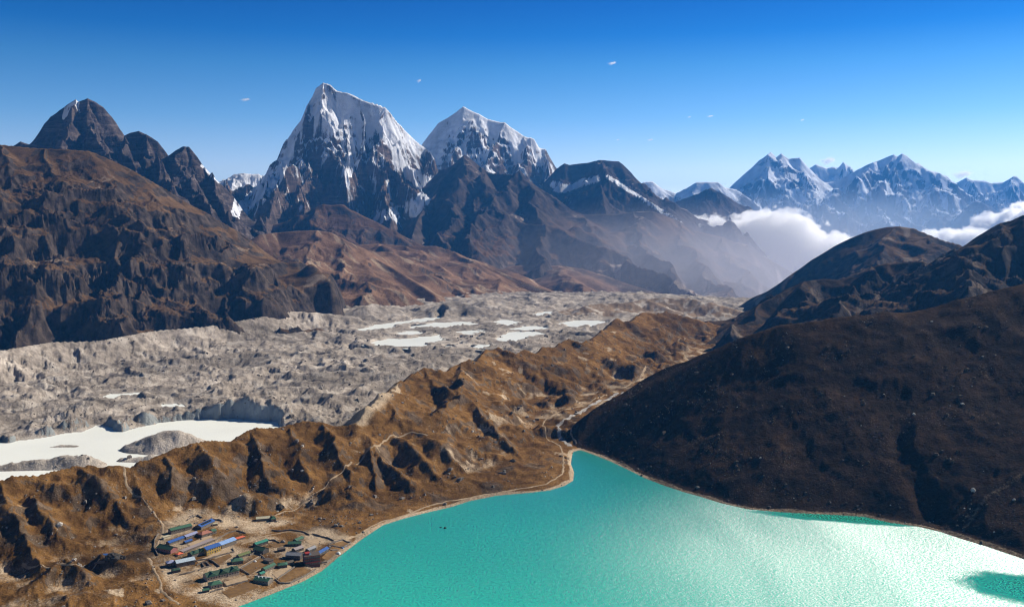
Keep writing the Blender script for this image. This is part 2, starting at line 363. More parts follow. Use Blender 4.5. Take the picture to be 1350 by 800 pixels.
massif('mountain', 'low blue far ridge left of the twin snow summits', Fan(825, 1000, 150, D - 2500, D + 500, 80, 0.8), [ridge((838, 250, D), (848, 240, D), (860, 239, D), (874, 249, D), (891, 255, D), (905, 248, D), (919, 240, D), (947, 240, D), (951, 246, D), (972, 250, D), (990, 262, D))], 0.95, 0.45, 800, 700, 60, 4, snowmask(700, 1100, 1.0, 1.9, 0.4, 0.6, 500, 9), M_far, seed=9, modwl=1000, fdist=400)
D = 12500
massif('mountain', 'dark pointed peak standing behind the valley cloud', Fan(860, 1080, 200, D - 1700, D + 400, 110, 0.8), [ridge((868, 285, D), (885, 268, D), (905, 262, D), (916, 257, D), (925, 255, D), (932, 250, D), (938, 247, D), (950, 252, D), (960, 258, D), (975, 270, D), (990, 275, D), (1003, 285, D), (1020, 305, D), (1035, 325, D)), ridge((938, 247, D), (930, 272, D - 400), (915, 295, D - 700)), ridge((938, 247, D), (955, 275, D - 400), (962, 300, D - 700))], 1.1, 0.65, 600, 400, 40, 5, snowmask(1500, 2500, 1, 2), M_dark, seed=11, modwl=700, fdist=250, rough=150, rwl=650, soft=90, warp=80)

# ---------------- Taboche-like massif
D = 11370
tab = ridge((540, 215, D), (558, 187, D), (565, 178, D), (578, 161, D), (591, 154, D), (603, 146, D), (611, 141, D), (621, 145, D), (632, 150, D), (643, 157, D), (660, 161, D), (666, 161, D), (673, 167, D), (690, 179, D), (704, 183, D), (708, 193, D), (719, 197, D), (724, 212, D), (734, 222, D), (750, 240, D))
tsp = [ridge((591, 154, D), (588, 175, D - 150), (592, 200, D - 450), (600, 230, D - 1000)),
       ridge((632, 150, D), (630, 172, D - 120), (634, 200, D - 400), (640, 235, D - 1000)),
       ridge((666, 161, D), (655, 185, D - 250), (645, 210, D - 650), (635, 240, D - 1200)),
       ridge((690, 179, D), (690, 210, D - 350), (680, 240, D - 1000)),
       ridge((719, 197, D), (722, 230, D - 350), (735, 260, D - 900))]
massif('mountain', 'broad snow capped mountain with a banded rock face, right of the tallest peak', Fan(525, 780, 300, D - 2600, D + 500, 210, 0.8), [tab] + tsp, 1.85, 0.5, 420, 170, 22, 5, snowmask(620, 1200, 1.3, 2.7, 0.8, 1.6, 260, 5, 0.5, top=0.8), M_cholatse, seed=15, modwl=600, fdist=300, crestfade=0.10, rough=200, rwl=650, soft=90, warp=80, steps=(85, 0.6))
# ---------------- ridge right of it, with the scree spur
D = 10500
massif('mountain', 'serrated brown rock ridge between the snow mountain and the far valley', Fan(715, 1010, 270, D - 2400, D + 400, 150, 0.8), [ridge((715, 245, D), (734, 222, D), (744, 215, D), (750, 217, D), (765, 215, D), (778, 214, D), (790, 211, D), (803, 212, D), (816, 213, D), (820, 216, D), (825, 222, D), (839, 236, D), (860, 254, D), (888, 271, D), (905, 276, D), (925, 292, D), (945, 307, D), (965, 324, D)),
    ridge((790, 211, D), (796, 222, D - 400), (800, 233, D - 800)), ridge((735, 270, D - 900), (745, 262, D - 850), (760, 250, D - 820), (772, 243, D - 800), (786, 237, D - 800), (800, 233, D - 800), (815, 243, D - 850), (830, 252, D - 950), (846, 261, D - 1050), (862, 271, D - 1150), (874, 278, D - 1250), (900, 296, D - 1400)), ridge((800, 233, D - 800), (795, 255, D - 1200), (800, 280, D - 1700))],
    1.15, 0.5, 450, 130, 9, 6,
    snowmask(1150, 1700, 1.0, 1.9, 0.4, 0.7, 250, 12, 0.45, lines=[([(728, 243), (742, 249), (756, 247), (772, 239), (786, 236)], 5), ([(802, 234), (822, 246), (846, 262), (874, 279), (898, 295)], 2.6)]), M_dark, seed=17, modwl=500, fdist=220, crestfade=0.12, rough=120, rwl=520, soft=90, warp=70, steps=(70, 0.4))

# ---------------- Cholatse-like main peak
D = 9030
chol = ridge((340, 240, D + 100), (350, 229, D + 60), (356, 216, D + 40), (368, 208, D), (378, 205, D), (385, 186, D), (391, 168, D), (401, 153, D), (405, 138, D), (413, 125, D), (417, 115, D), (426, 108, D), (436, 111, D), (444, 118, D), (460, 122, D), (475, 130, D), (488, 135, D), (508, 142, D + 30), (516, 151, D + 60), (524, 162, D + 80), (535, 173, D + 120), (548, 185, D + 160), (560, 194, D + 200), (572, 215, D + 240))
csp = [ridge((413, 125, D), (404, 150, D - 120), (401, 178, D - 260), (397, 205, D - 480), (408, 230, D - 740), (424, 255, D - 1000), (440, 274, D - 1250)),
       ridge((397, 205, D - 480), (382, 225, D - 800), (366, 250, D - 1250), (352, 275, D - 1700), (345, 300, D - 2100)),
       ridge((408, 230, D - 740), (398, 255, D - 1200), (392, 285, D - 1700)),
       ridge((508, 142, D + 30), (497, 160, D - 80), (502, 198, D - 380), (505, 230, D - 760), (509, 262, D - 1150), (515, 290, D - 1500)),
       ridge((502, 198, D - 380), (520, 215, D - 520), (536, 232, D - 700), (548, 252, D - 900)),
       ridge((444, 118, D), (448, 148, D - 90), (451, 178, D - 200), (456, 205, D - 400), (462, 228, D - 650)),
       ridge((475, 130, D), (478, 160, D - 100), (479, 190, D - 260), (480, 215, D - 480)),
       ridge((426, 108, D), (428, 140, D - 120), (430, 170, D - 260), (436, 200, D - 480), (450, 235, D - 850)),
       ridge((378, 205, D), (366, 225, D - 200), (352, 240, D - 400)),
       ridge((535, 173, D + 120), (536, 200, D - 60), (545, 222, D - 300)),
       ridge((560, 194, D + 200), (566, 215, D + 20), (569, 232, D - 180))]
gl_lines = [([(527, 212), (533, 220), (541, 229), (555, 236), (577, 240), (592, 236)], 6.5), ([(541, 229), (560, 243), (566, 252), (556, 266), (544, 276)], 9), ([(556, 266), (535, 274), (516, 280), (498, 290)], 7), ([(520, 282), (532, 296), (545, 309)], 7),
            ([(468, 190), (463, 210), (458, 228)], 7), ([(500, 165), (512, 185), (524, 203), (530, 214)], 5.5), ([(352, 232), (345, 248), (334, 264), (318, 280)], 11), ([(384, 190), (376, 215), (362, 238), (350, 255)], 6)]
def chol_mask(X, Y, Z, sl, g, gx, gy, Dm):
    R, Gm, B, A = snowmask(640, 1120, 1.6, 3.2, 0.8, 1.6, 200, 21, 0.5, lines=gl_lines)(X, Y, Z, sl, g, gx, gy, Dm)
    low = sst(600, 350, Z) * 0.6
    return R, low * sst(1.2, 0.7, sl), np.clip(B + 0.2 * low, 0, 1), A
massif('mountain', 'tallest sharp snow and rock peak with fluted upper face', Fan(285, 600, 390, D - 2900, D + 700, 400, 0.85), [chol] + csp, 2.5, 0.55, 420, 150, 24, 5, chol_mask, M_cholatse, seed=21, modwl=450, modamp=0.22, fdist=260, crestfade=0.10, rough=190, rwl=620, soft=90, warp=70, steps=(70, 0.45))
# small glaciated dome on its left
D = 10300
massif('mountain', 'small icy shoulder in the gap left of the tallest peak', Fan(285, 380, 110, D - 2600, D + 400, 140, 0.9), [ridge((290, 262, D), (298, 250, D), (303, 243, D), (310, 229, D), (322, 227, D), (331, 230, D), (340, 229, D), (352, 234, D), (366, 244, D)), ridge((312, 229, D), (306, 245, D - 250), (302, 256, D - 500))], 0.8, 0.28, 300, 120, 12, 5, snowmask(-100, 300, 1.1, 1.9, 0.4, 0.8, 140, 25, 0.5), M_cholatse, seed=26, modwl=300, fdist=120, rough=60, rwl=300)

# ---------------- dark pyramids and the long slope into the valley
D = 8800
i_r = [ridge((541, 320, D - 1700), (549, 292, D - 1100), (560, 272, D - 700), (574, 257, D - 500), (582, 238, D - 300), (598, 220, D - 100), (606, 209, D), (613, 204, D), (620, 209, D), (632, 219, D), (645, 228, D - 50), (665, 229, D - 100), (676, 230, D - 150), (681, 227, D - 150), (685, 224, D - 150), (690, 230, D - 150), (698, 238, D - 150), (715, 250, D - 150), (734, 261, D - 200), (748, 272, D - 200), (758, 281, D - 250), (772, 283, D - 250), (790, 282, D - 250), (815, 282, D - 250), (835, 279, D - 250), (860, 278, D - 250), (877, 284, D - 200), (895, 291, D - 100), (916, 304, D), (951, 312, D + 100), (982, 324, D + 150), (1014, 341, D + 200), (1049, 361, D + 200), (1090, 392, D + 200)),
       ridge((613, 204, D), (610, 232, D - 400), (600, 262, D - 800), (588, 292, D - 1300), (575, 325, D - 1900)),
       ridge((632, 219, D), (640, 248, D - 500), (628, 280, D - 1100), (615, 318, D - 1900)),
       ridge((685, 224, D - 150), (676, 238, D - 350), (658, 258, D - 650), (648, 272, D - 900), (660, 287, D - 1000), (692, 294, D - 1050), (720, 300, D - 1150), (751, 309, D - 1300), (775, 317, D - 1400), (800, 327, D - 1550), (832, 341, D - 1750), (860, 355, D - 2000), (902, 376, D - 2350), (930, 390, D - 2600)),
       ridge((685, 224, D - 150), (700, 255, D - 500), (712, 285, D - 900)),
       ridge((758, 281, D - 250), (770, 305, D - 700), (790, 318, D - 1100)),
       ridge((835, 279, D - 250), (842, 305, D - 700), (860, 330, D - 1200), (890, 360, D - 1900)),
       ridge((895, 291, D - 100), (905, 325, D - 700), (930, 358, D - 1400), (962, 392, D - 2100)),
       ridge((951, 312, D + 100), (965, 345, D - 500), (990, 380, D - 1200)),
       ridge((660, 287, D - 1000), (640, 312, D - 1500), (625, 340, D - 2000)),
       ridge((720, 300, D - 1150), (712, 325, D - 1600), (710, 350, D - 2000))]
def i_mask(X, Y, Z, sl, g, gx, gy, Dm):
    n = fbm(X / 350, Y / 350, 4, 31)
    Gm = sst(560, 150, Z + 120 * n - 0.10 * X) * sst(1.25, 0.7, sl)
    B = 0.55 * sst(0.1, 0.7, n) * sst(0.9, 0.5, sl) + 0.75 * sst(0.25, 0.6, fbm(X / 120, Y / 700, 3, 36)) * sst(250, -150, Z) * (X > -600)
    return np.zeros_like(X), Gm, np.clip(B, 0, 1), np.clip(0.5 + 0.3 * n, 0, 1)
massif('mountain', 'dark pyramid peaks running down into a long hazy brown valley slope', Fan(525, 1110, 560, D - 3300, D + 600, 260, 0.9), i_r, 1.1, 0.42, 480, 150, 9, 6, i_mask, M_dark, seed=31, modwl=600, modamp=0.25, fdist=240, floor=-310, crestfade=0.12, rough=105, rwl=560, soft=130, warp=90, fmask=lambda X, Y, H: 1 - 0.9 * sst(-500, 500, X + 0.15 * (8800 - Y)))
D = 11000
massif('hill', 'faint slope behind the long valley slope', Fan(930, 1110, 90, D - 1500, D + 400, 50, 1), [ridge((935, 308, D), (961, 313, D), (979, 316, D), (1000, 327, D), (1028, 343, D), (1049, 357, D), (1100, 395, D))], 0.6, 0.4, 500, 300, 15, 4, lambda X, Y, Z, sl, g, gx, gy, Dm: (X * 0, X * 0 + 0.9, X * 0, X * 0 + 0.5), M_hill, seed=33)

# ---------------- dark hill in front of the tallest peak, brown rounded hills
hm = lambda gx0, sc=1.0: (lambda X, Y, Z, sl, g, gx, gy, Dm: (np.zeros_like(X), np.clip(0.85 + 0.5 * fbm(X / 160, Y / 160, 3, 44) - 0.7 * sst(0.75, 1.1, sl), 0, 1), np.clip(0.75 * sst(0.2, 0.6, fbm(X / 60 + Y / 90, Y / 320, 4, 47)) * sc, 0, 1), np.clip(0.5 + 0.35 * fbm(X / 200, Y / 200, 3, 41), 0, 1)))
D = 7100
massif('hill', 'dark low ridge at the foot of the tallest peak', Fan(310, 620, 220, D - 1300, D + 500, 110, 0.9), [ridge((310, 312, D), (345, 300, D), (385, 290, D), (410, 276, D), (427, 269, D), (440, 270, D), (454, 271, D), (462, 277, D), (470, 280, D), (495, 291, D), (519, 304, D), (545, 318, D), (580, 335, D), (620, 350, D))], 0.75, 0.45, 500, 200, 16, 5, hm(0, 0.4), M_dark, seed=41, modwl=350, fdist=150, rough=50, rwl=380)
D = 5400
e_r = [ridge((320, 325, D - 200), (342, 309, D - 100), (365, 306, D), (390, 304, D), (418, 303, D), (434, 305, D), (450, 313, D), (470, 323, D), (490, 338, D - 100), (515, 352, D - 250), (545, 370, D - 500), (575, 390, D - 800)),
       ridge((418, 303, D), (400, 330, D - 350), (395, 360, D - 750), (400, 395, D - 1250)),
       ridge((450, 313, D), (455, 345, D - 450), (470, 375, D - 900), (480, 400, D - 1200)),
       ridge((490, 338, D - 100), (505, 368, D - 600), (540, 395, D - 1000))]
massif('hill', 'brown rounded hill behind the upper end of the left cliffs', Fan(300, 640, 300, 3900, D + 700, 150, 0.9), e_r, 0.58, 0.34, 450, 130, 4.5, 5, hm(0), M_hill, seed=43, modwl=600, fdist=250, crestfade=0.1, rough=24, rwl=420, soft=120, warp=90)
D = 6300
e2 = [ridge((450, 335, D), (475, 322, D), (500, 321, D), (535, 324, D), (575, 324, D), (600, 332, D - 50), (625, 343, D - 150), (650, 355, D - 250), (680, 366, D - 400), (710, 378, D - 600), (745, 391, D - 850), (775, 399, D - 1050)),
      ridge((535, 324, D), (560, 345, D - 500), (590, 368, D - 1000), (620, 390, D - 1500)),
      ridge((600, 332, D - 50), (640, 362, D - 700), (665, 385, D - 1200)),
      ridge((500, 321, D), (520, 345, D - 600), (545, 370, D - 1100))]
massif('hill', 'long brown shoulder sloping right above the glacier ponds', Fan(440, 830, 300, 4300, D + 700, 150, 0.9), e2, 0.5, 0.30, 450, 130, 4, 5, hm(0), M_hill, seed=45, modwl=600, fdist=250, crestfade=0.1, rough=24, rwl=420, soft=120, warp=90)
D = 7000
e3 = [ridge((650, 358, D), (672, 350, D), (700, 348, D), (735, 349, D), (765, 353, D), (795, 362, D - 100), (825, 373, D - 300), (860, 384, D - 600), (900, 393, D - 900), (950, 403, D - 1200)), ridge((735, 349, D), (755, 375, D - 800), (780, 395, D - 1400))]
massif('hill', 'low hazy brown hill at the foot of the valley slope', Fan(640, 1000, 240, 5000, D + 600, 110, 0.9), e3, 0.45, 0.28, 450, 130, 4, 5, hm(0), M_hill, seed=47, modwl=600, fdist=250, crestfade=0.1, rough=24, rwl=420, soft=120, warp=90)

# ---------------- left dark strata peaks
D = 6200
f_r = [ridge((0, 205, D), (27, 188, D), (32, 190, D), (39, 192, D), (51, 179, D), (58, 163, D), (67, 153, D), (75, 148, D), (89, 138, D), (100, 132, D), (103, 135, D), (115, 130, D), (127, 135, D), (136, 141, D), (148, 155, D), (154, 167, D), (162, 179, D), (172, 174, D), (183, 172, D), (196, 179, D), (208, 188, D), (222, 206, D), (231, 198, D), (241, 192, D), (249, 193, D), (257, 204, D), (269, 220, D), (281, 232, D), (293, 243, D + 50), (305, 254, D + 100), (320, 275, D + 100), (340, 300, D + 100)),
       ridge((115, 130, D), (118, 155, D - 150), (128, 178, D - 350), (142, 205, D - 650), (160, 240, D - 1100)),
       ridge((100, 132, D), (92, 160, D - 200), (85, 190, D - 500)),
       ridge((183, 172, D), (198, 200, D - 250), (212, 228, D - 550), (230, 260, D - 1000)),
       ridge((162, 179, D), (168, 205, D - 300), (178, 235, D - 700)),
       ridge((245, 192, D), (240, 215, D - 200), (252, 240, D - 450), (270, 270, D - 850), (285, 290, D - 1200)),
       ridge((269, 220, D), (285, 255, D - 300), (305, 285, D - 700))]
massif('mountain', 'dark banded rock peaks above the left brown slope', Fan(-20, 350, 380, D - 1500, D + 400, 240, 0.85), f_r, 1.9, 0.6, 260, 110, 7, 6,
       snowmask(1600, 2600, 1, 2, 0, 0.3, 200, 51, 0.5, lines=[(ridge((88, 143, D - 20), (98, 137, D - 20), (101, 145, D - 60)), 26), ([(266, 219), (276, 229), (288, 240)], 1.6), ([(318, 262), (312, 280)], 7)]), M_strata, seed=51, modwl=350, modamp=0.3, fdist=150, crestfade=0.15, rough=120, rwl=380, soft=60, warp=50, steps=(48, 0.35))

# ================================================================== left big slope with cliffs
l_r = [ridge((-160, 205, 3700), (-60, 192, 3800), (0, 190, 3850), (50, 196, 3880), (90, 197, 3900), (118, 199, 3920), (140, 208, 3930), (170, 222, 3950), (200, 239, 3980), (240, 262, 4020), (270, 281, 4050), (300, 296, 4080), (330, 316, 4100), (350, 335, 4080), (370, 354, 4030), (390, 375, 3980), (410, 393, 3920), (422, 408, 3860)),
       ridge((0, 190, 3850), (10, 230, 3650), (-5, 280, 3400), (-10, 340, 3150), (-20, 400, 2900), (-30, 450, 2650)),
       ridge((60, 196, 3880), (75, 240, 3700), (60, 290, 3480), (75, 340, 3280), (60, 395, 3000), (50, 440, 2750)),
       ridge((118, 199, 3920), (150, 260, 3750), (165, 310, 3550), (175, 360, 3300), (165, 410, 3000), (170, 440, 2800)),
       ridge((200, 239, 3980), (215, 290, 3800), (225, 335, 3600), (235, 380, 3350), (240, 420, 3080)),
       ridge((270, 281, 4050), (280, 325, 3900), (290, 365, 3700), (305, 400, 3450), (310, 420, 3250)),
       ridge((330, 316, 4100), (340, 350, 3950), (355, 385, 3750), (370, 412, 3500))]
fanL = Fan(-150, 520, 520, 2450, 4500, 330, 0.9)
def l_extra(X, Y, Z, Dm):
    # cliffs: terraces that steepen bands of the slope
    u = Z + 35 * fbm(X / 260, Y / 260, 3, 62)
    per = 105.
    k = np.floor(u / per); f = u / per - k
    st = (k + sst(0.25, 0.75, f)) * per
    band = sst(-0.25, 0.35, fbm(X / 420, Y / 420 + Z / 300, 3, 65)) * sst(520, 330, Z) * sst(-30, 80, Z)
    Z = Z + (st - u) * 0.45 * band
    # craggy buttresses high on the left
    cr = ridged(X / 95, Y / 150, 4, 67) - 0.55
    m2 = sst(-1450, -1900, X - 0.15 * (Y - 3400)) * sst(200, 300, Z) * sst(20, 120, Dm)
    Z = Z + 34 * cr * m2
    Z = Z - 30 * sst(70, 0, Z) - 150 * sst(434, 468, X / Y * 1280 + 675)
    return Z
def l_mask(X, Y, Z, sl, g, gx, gy, Dm):
    n = fbm(X / 120, Y / 120, 4, 61)
    Gm = sst(0.98, 0.66, sl + 0.16 * n)
    B = 0.6 * sst(0.25, 0.7, fbm(X / 90, Y / 260, 3, 63)) * sst(0.8, 0.55, sl)
    R = sst(0.62, 0.7, fbm(X / 60, Y / 60, 3, 69)) * sst(60, 10, np.abs(Z - 230)) * 0.0
    return R, Gm, B, np.clip(0.5 + 0.3 * fbm(X / 200, Y / 200, 4, 66), 0, 1)
o, ZL = massif('mountain', 'big brown mountainside with dark cliffs on the left of the glacier', fanL, l_r, 0.80, 0.48, 500, 85, 9, 5, l_mask, M_slope, seed=61, modwl=420, modamp=0.2, fdist=420, crestfade=0.05, extra=l_extra, floor=-60, fmask=lambda X, Y, H: sst(-60, 120, H), rough=70, rwl=270, soft=120, warp=80, steps=(66, 0.4))

# ================================================================== right middle hills
r1 = [ridge((1018, 392, 4350), (1030, 375, 4400), (1040, 364, 4450), (1050, 357, 4500), (1072, 341, 4500), (1086, 333, 4500), (1100, 324, 4500), (1120, 314, 4500), (1140, 306, 4500), (1155, 302, 4500), (1170, 299, 4500), (1185, 298, 4500), (1205, 301, 4500), (1225, 309, 4480), (1245, 317, 4450), (1262, 321, 4420), (1300, 340, 4400), (1400, 360, 4400)),
      ridge((1185, 298, 4500), (1165, 325, 4200), (1140, 350, 3900), (1110, 375, 3500)), ridge((1225, 309, 4480), (1225, 335, 4150), (1210, 355, 3800))]
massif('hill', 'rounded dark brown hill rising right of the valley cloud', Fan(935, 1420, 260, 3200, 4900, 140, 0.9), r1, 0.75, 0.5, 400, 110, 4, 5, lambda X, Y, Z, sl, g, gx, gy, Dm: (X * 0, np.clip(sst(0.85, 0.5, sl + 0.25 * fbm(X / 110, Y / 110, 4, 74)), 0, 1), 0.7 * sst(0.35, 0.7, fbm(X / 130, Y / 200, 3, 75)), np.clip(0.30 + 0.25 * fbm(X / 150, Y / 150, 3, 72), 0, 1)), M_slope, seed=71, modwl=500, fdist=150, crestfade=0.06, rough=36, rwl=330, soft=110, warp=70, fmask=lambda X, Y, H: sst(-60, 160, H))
r2 = [ridge((905, 475, 2620), (920, 461, 2680), (940, 446, 2760), (955, 435, 2800), (970, 424, 2850), (1000, 402, 2900), (1030, 386, 2950), (1045, 378, 2980), (1060, 371, 3000), (1085, 368, 3000), (1110, 369, 3000), (1130, 361, 3000), (1150, 352, 3000), (1170, 347, 2990), (1190, 345, 2980), (1215, 344, 2960), (1232, 349, 2950), (1245, 343, 2930), (1260, 335, 2900), (1272, 328, 2880), (1285, 317, 2850), (1300, 306, 2820), (1310, 298, 2810), (1320, 293, 2800), (1335, 290, 2780), (1350, 284, 2750), (1380, 272, 2700), (1500, 240, 2600)),
      ridge((1060, 371, 3000), (1050, 395, 2820), (1035, 420, 2600)), ridge((1150, 352, 3000), (1140, 375, 2800), (1120, 400, 2550), (1105, 420, 2350)), ridge((1232, 349, 2950), (1215, 372, 2750), (1200, 400, 2450)), ridge((1320, 293, 2800), (1290, 335, 2600), (1270, 370, 2400), (1265, 400, 2200)), ridge((1000, 402, 2900), (985, 425, 2720), (970, 445, 2580))]
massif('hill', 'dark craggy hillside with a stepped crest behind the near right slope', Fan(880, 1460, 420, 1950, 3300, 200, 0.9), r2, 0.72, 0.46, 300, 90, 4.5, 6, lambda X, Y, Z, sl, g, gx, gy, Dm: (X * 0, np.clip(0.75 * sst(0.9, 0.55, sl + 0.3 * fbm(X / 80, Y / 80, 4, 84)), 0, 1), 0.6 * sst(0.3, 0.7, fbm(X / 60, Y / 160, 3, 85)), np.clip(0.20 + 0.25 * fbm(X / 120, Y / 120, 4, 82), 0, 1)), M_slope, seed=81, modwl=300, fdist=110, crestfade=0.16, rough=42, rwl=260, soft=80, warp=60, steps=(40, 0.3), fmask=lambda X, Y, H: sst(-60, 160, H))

# ================================================================== lake outline
shore_px = [(-500, 1000), (0, 905), (180, 850), (315, 799), (355, 784), (400, 766), (425, 752), (445, 735), (462, 722), (478, 710), (505, 692), (530, 684), (560, 676), (595, 668), (620, 660), (655, 653), (700, 649), (725, 646), (745, 640), (756, 633), (757, 622), (753, 612), (754, 602), (756, 595), (765, 593), (785, 600), (805, 608), (830, 620), (850, 630), (870, 638), (900, 648), (925, 655), (950, 663), (985, 671), (1030, 675), (1070, 677), (1110, 679), (1140, 681), (1170, 688), (1210, 694), (1240, 701), (1270, 711), (1300, 720), (1350, 737), (1450, 775), (1600, 840)]
SH = [G(px, py, 0)[:2] for px, py in shore_px]
LAKE = SH + [(900, 420), (500, 260), (0, 230), (-420, 300), (-520, 480)]
def poly_sd(X, Y, poly):
    """signed distance, positive outside"""
    d = np.full(X.shape, 1e18); inside = np.zeros(X.shape, bool)
    n = len(poly)
    for i in range(n):
        a = poly[i]; b = poly[(i + 1) % n]
        ex, ey = b[0] - a[0], b[1] - a[1]; L2 = ex * ex + ey * ey + 1e-9
        t = np.clip(((X - a[0]) * ex + (Y - a[1]) * ey) / L2, 0, 1)
        d = np.minimum(d, (X - a[0] - t * ex) ** 2 + (Y - a[1] - t * ey) ** 2)
        c = (a[1] > Y) != (b[1] > Y)
        xi = a[0] + (Y - a[1]) * ex / (ey if abs(ey) > 1e-9 else 1e-9)
        inside ^= c & (X < xi)
    d = np.sqrt(d)
    return np.where(inside, -d, d)

# ================================================================== near right hill
fanR = Fan(728, 1820, 600, 700, 2050, 350)
X, Y = fanR.X, fanR.Y
sdR = poly_sd(X, Y, LAKE)
cr = [ridge(*[(px, py, 1505 - 0.035 * (px - 728)) for px, py in [(700, 612), (728, 588), (745, 573), (760, 557), (780, 541), (800, 527), (830, 508), (860, 490), (885, 477), (900, 471), (930, 460), (960, 450), (1000, 438), (1030, 431), (1060, 426), (1120, 418), (1160, 415), (1200, 411), (1230, 407), (1260, 399), (1290, 391), (1320, 385), (1350, 375), (1400, 362), (1500, 345), (1650, 335), (1800, 330), (2000, 325)]])]
dcr, zcr, sdc = seg_field(X, Y, cr[0])
u_ = np.maximum(sdR, 0) / (np.maximum(sdR, 0) + dcr + 1e-6)
Hc = np.where(sdc < 0, zcr * (1 - (1 - u_) ** 1.12), zcr - 0.35 * dcr * dcr / (dcr + 60))
subs = [[G(1180, 640, 14), G(1215, 560, 70), G(1235, 500, 130), G(1250, 440, 185)], [G(960, 640, 10), G(985, 560, 62), G(1010, 500, 110), G(1030, 460, 150)]]
Hs, Ds = ridge_height(X, Y, subs, 0.5, 0.5, 100)
lm, _, _ = seg_field(X, Y, [G(1270, 690, 12), G(1300, 668, 22), G(1350, 645, 36), G(1450, 610, 50)])
H = Hc
H = H + 7 * fbm(X / 190, Y / 190, 3, 92) * sst(0, 60, sdR)
gx, gy = fanR.grad(H)
gg = gullies(X, Y, gx, gy, 90, 1.6, 5, sst(5, 90, sdR) * sst(4, 40, Hc * 0 + np.maximum(0, 40)), 93, 0.4)
H = H + gg + 5 * multifractal(X / 150, Y / 150, 5, 207) + 3.0 * multifractal(X / 45, Y / 45, 4, 208) * sst(5, 90, sdR) * sst(0, 60, dcr) - 6 * np.exp(-(seg_field(X, Y, [G(1232, 690, 4), G(1215, 660, 16), G(1195, 610, 45), G(1180, 560, 80), (G(1190, 500, 130))])[0] / 16.) ** 2)
H = H + 7 * np.exp(-(lm / 14.) ** 2)
beach = 0.8 + 0.18 * np.maximum(sdR, 0) + 0.45 * np.maximum(sdR - 12, 0)
Hl = np.where(sdc < 0, np.maximum(np.minimum(H, beach), 0.6 + 0.04 * sdR), np.minimum(H, beach) - 9 * sst(0, 50, dcr))
ZR = np.where(sdR > 0, Hl * sst(0, 5, sdR) + 0.0, np.maximum(sdR * 0.3, -6))
ZR += 0.5 * fbm(X / 9, Y / 9, 3, 95) * sst(3, 15, sdR)
gx, gy = fanR.grad(ZR); sl = np.hypot(gx, gy)
n = fbm(X / 55, Y / 55, 4, 96)
Bm = np.maximum(sst(9, 3, sdR + 4 * n), 0.42 * np.exp(-(lm / 5.) ** 2))
Bm = np.maximum(Bm, 0.30 * sst(0.3, 0.9, fbm(X / 70, Y / 130, 4, 98)))
Gm = np.clip(0.45 + 0.7 * fbm(X / 90, Y / 90, 4, 97) + 0.4 * sst(40, 0, Hc * 0 + seg_field(X, Y, cr[0])[0]), 0, 1)
grid_mesh('hill', fanR, ZR, np.stack([X * 0, Gm, Bm, np.clip(0.45 + 0.35 * n + 0.35 * sst(70, 0, seg_field(X, Y, cr[0])[0]), 0, 1)], -1), M_right, keep=(sdR > -12) & (ZR > -25), label='dark stony hillside rising from the right shore of the lake')  # tone lifted along the crest: sunlight on the flatter top put into the colour

# ================================================================== moraine and village terrace
fanM = Fan(-130, 985, 720, 770, 3350, 420)
X, Y = fanM.X, fanM.Y
sdM = poly_sd(X, Y, LAKE)
crest_px = [(-220, 672, 50), (-80, 650, 50), (0, 635, 54), (30, 628, 55), (60, 622, 57), (82, 615, 59), (100, 611, 60), (115, 612, 58), (130, 616, 54), (170, 615, 54), (195, 606, 58), (215, 596, 61), (232, 590, 63), (250, 587, 64), (275, 584, 62), (300, 578, 62), (320, 570, 64), (335, 566, 65), (360, 560, 64), (400, 557, 63), (430, 557, 62), (452, 561, 58), (468, 557, 61), (480, 545, 67), (492, 530, 72), (503, 519, 76), (512, 514, 77), (525, 506, 76), (538, 497, 76), (550, 489, 78), (560, 485, 78), (574, 489, 74), (588, 488, 72), (600, 480, 74), (612, 477, 75), (628, 476, 72), (640, 463, 78), (650, 459, 80), (657, 458, 80), (672, 465, 74), (680, 467, 72), (692, 462, 73), (705, 464, 70), (716, 457, 73), (733, 457, 71), (742, 449, 75), (750, 446, 77), (766, 453, 69), (780, 446, 70), (790, 440, 72), (803, 428, 74), (815, 419, 77), (829, 425, 70), (840, 416, 73), (850, 411, 76), (865, 414, 71), (879, 410, 72), (898, 416, 62), (920, 421, 52), (947, 427, 36), (975, 437, 15), (1010, 444, 0), (1100, 450, -10), (1300, 460, -10)]
CREST = [G(*p) for p in crest_px]
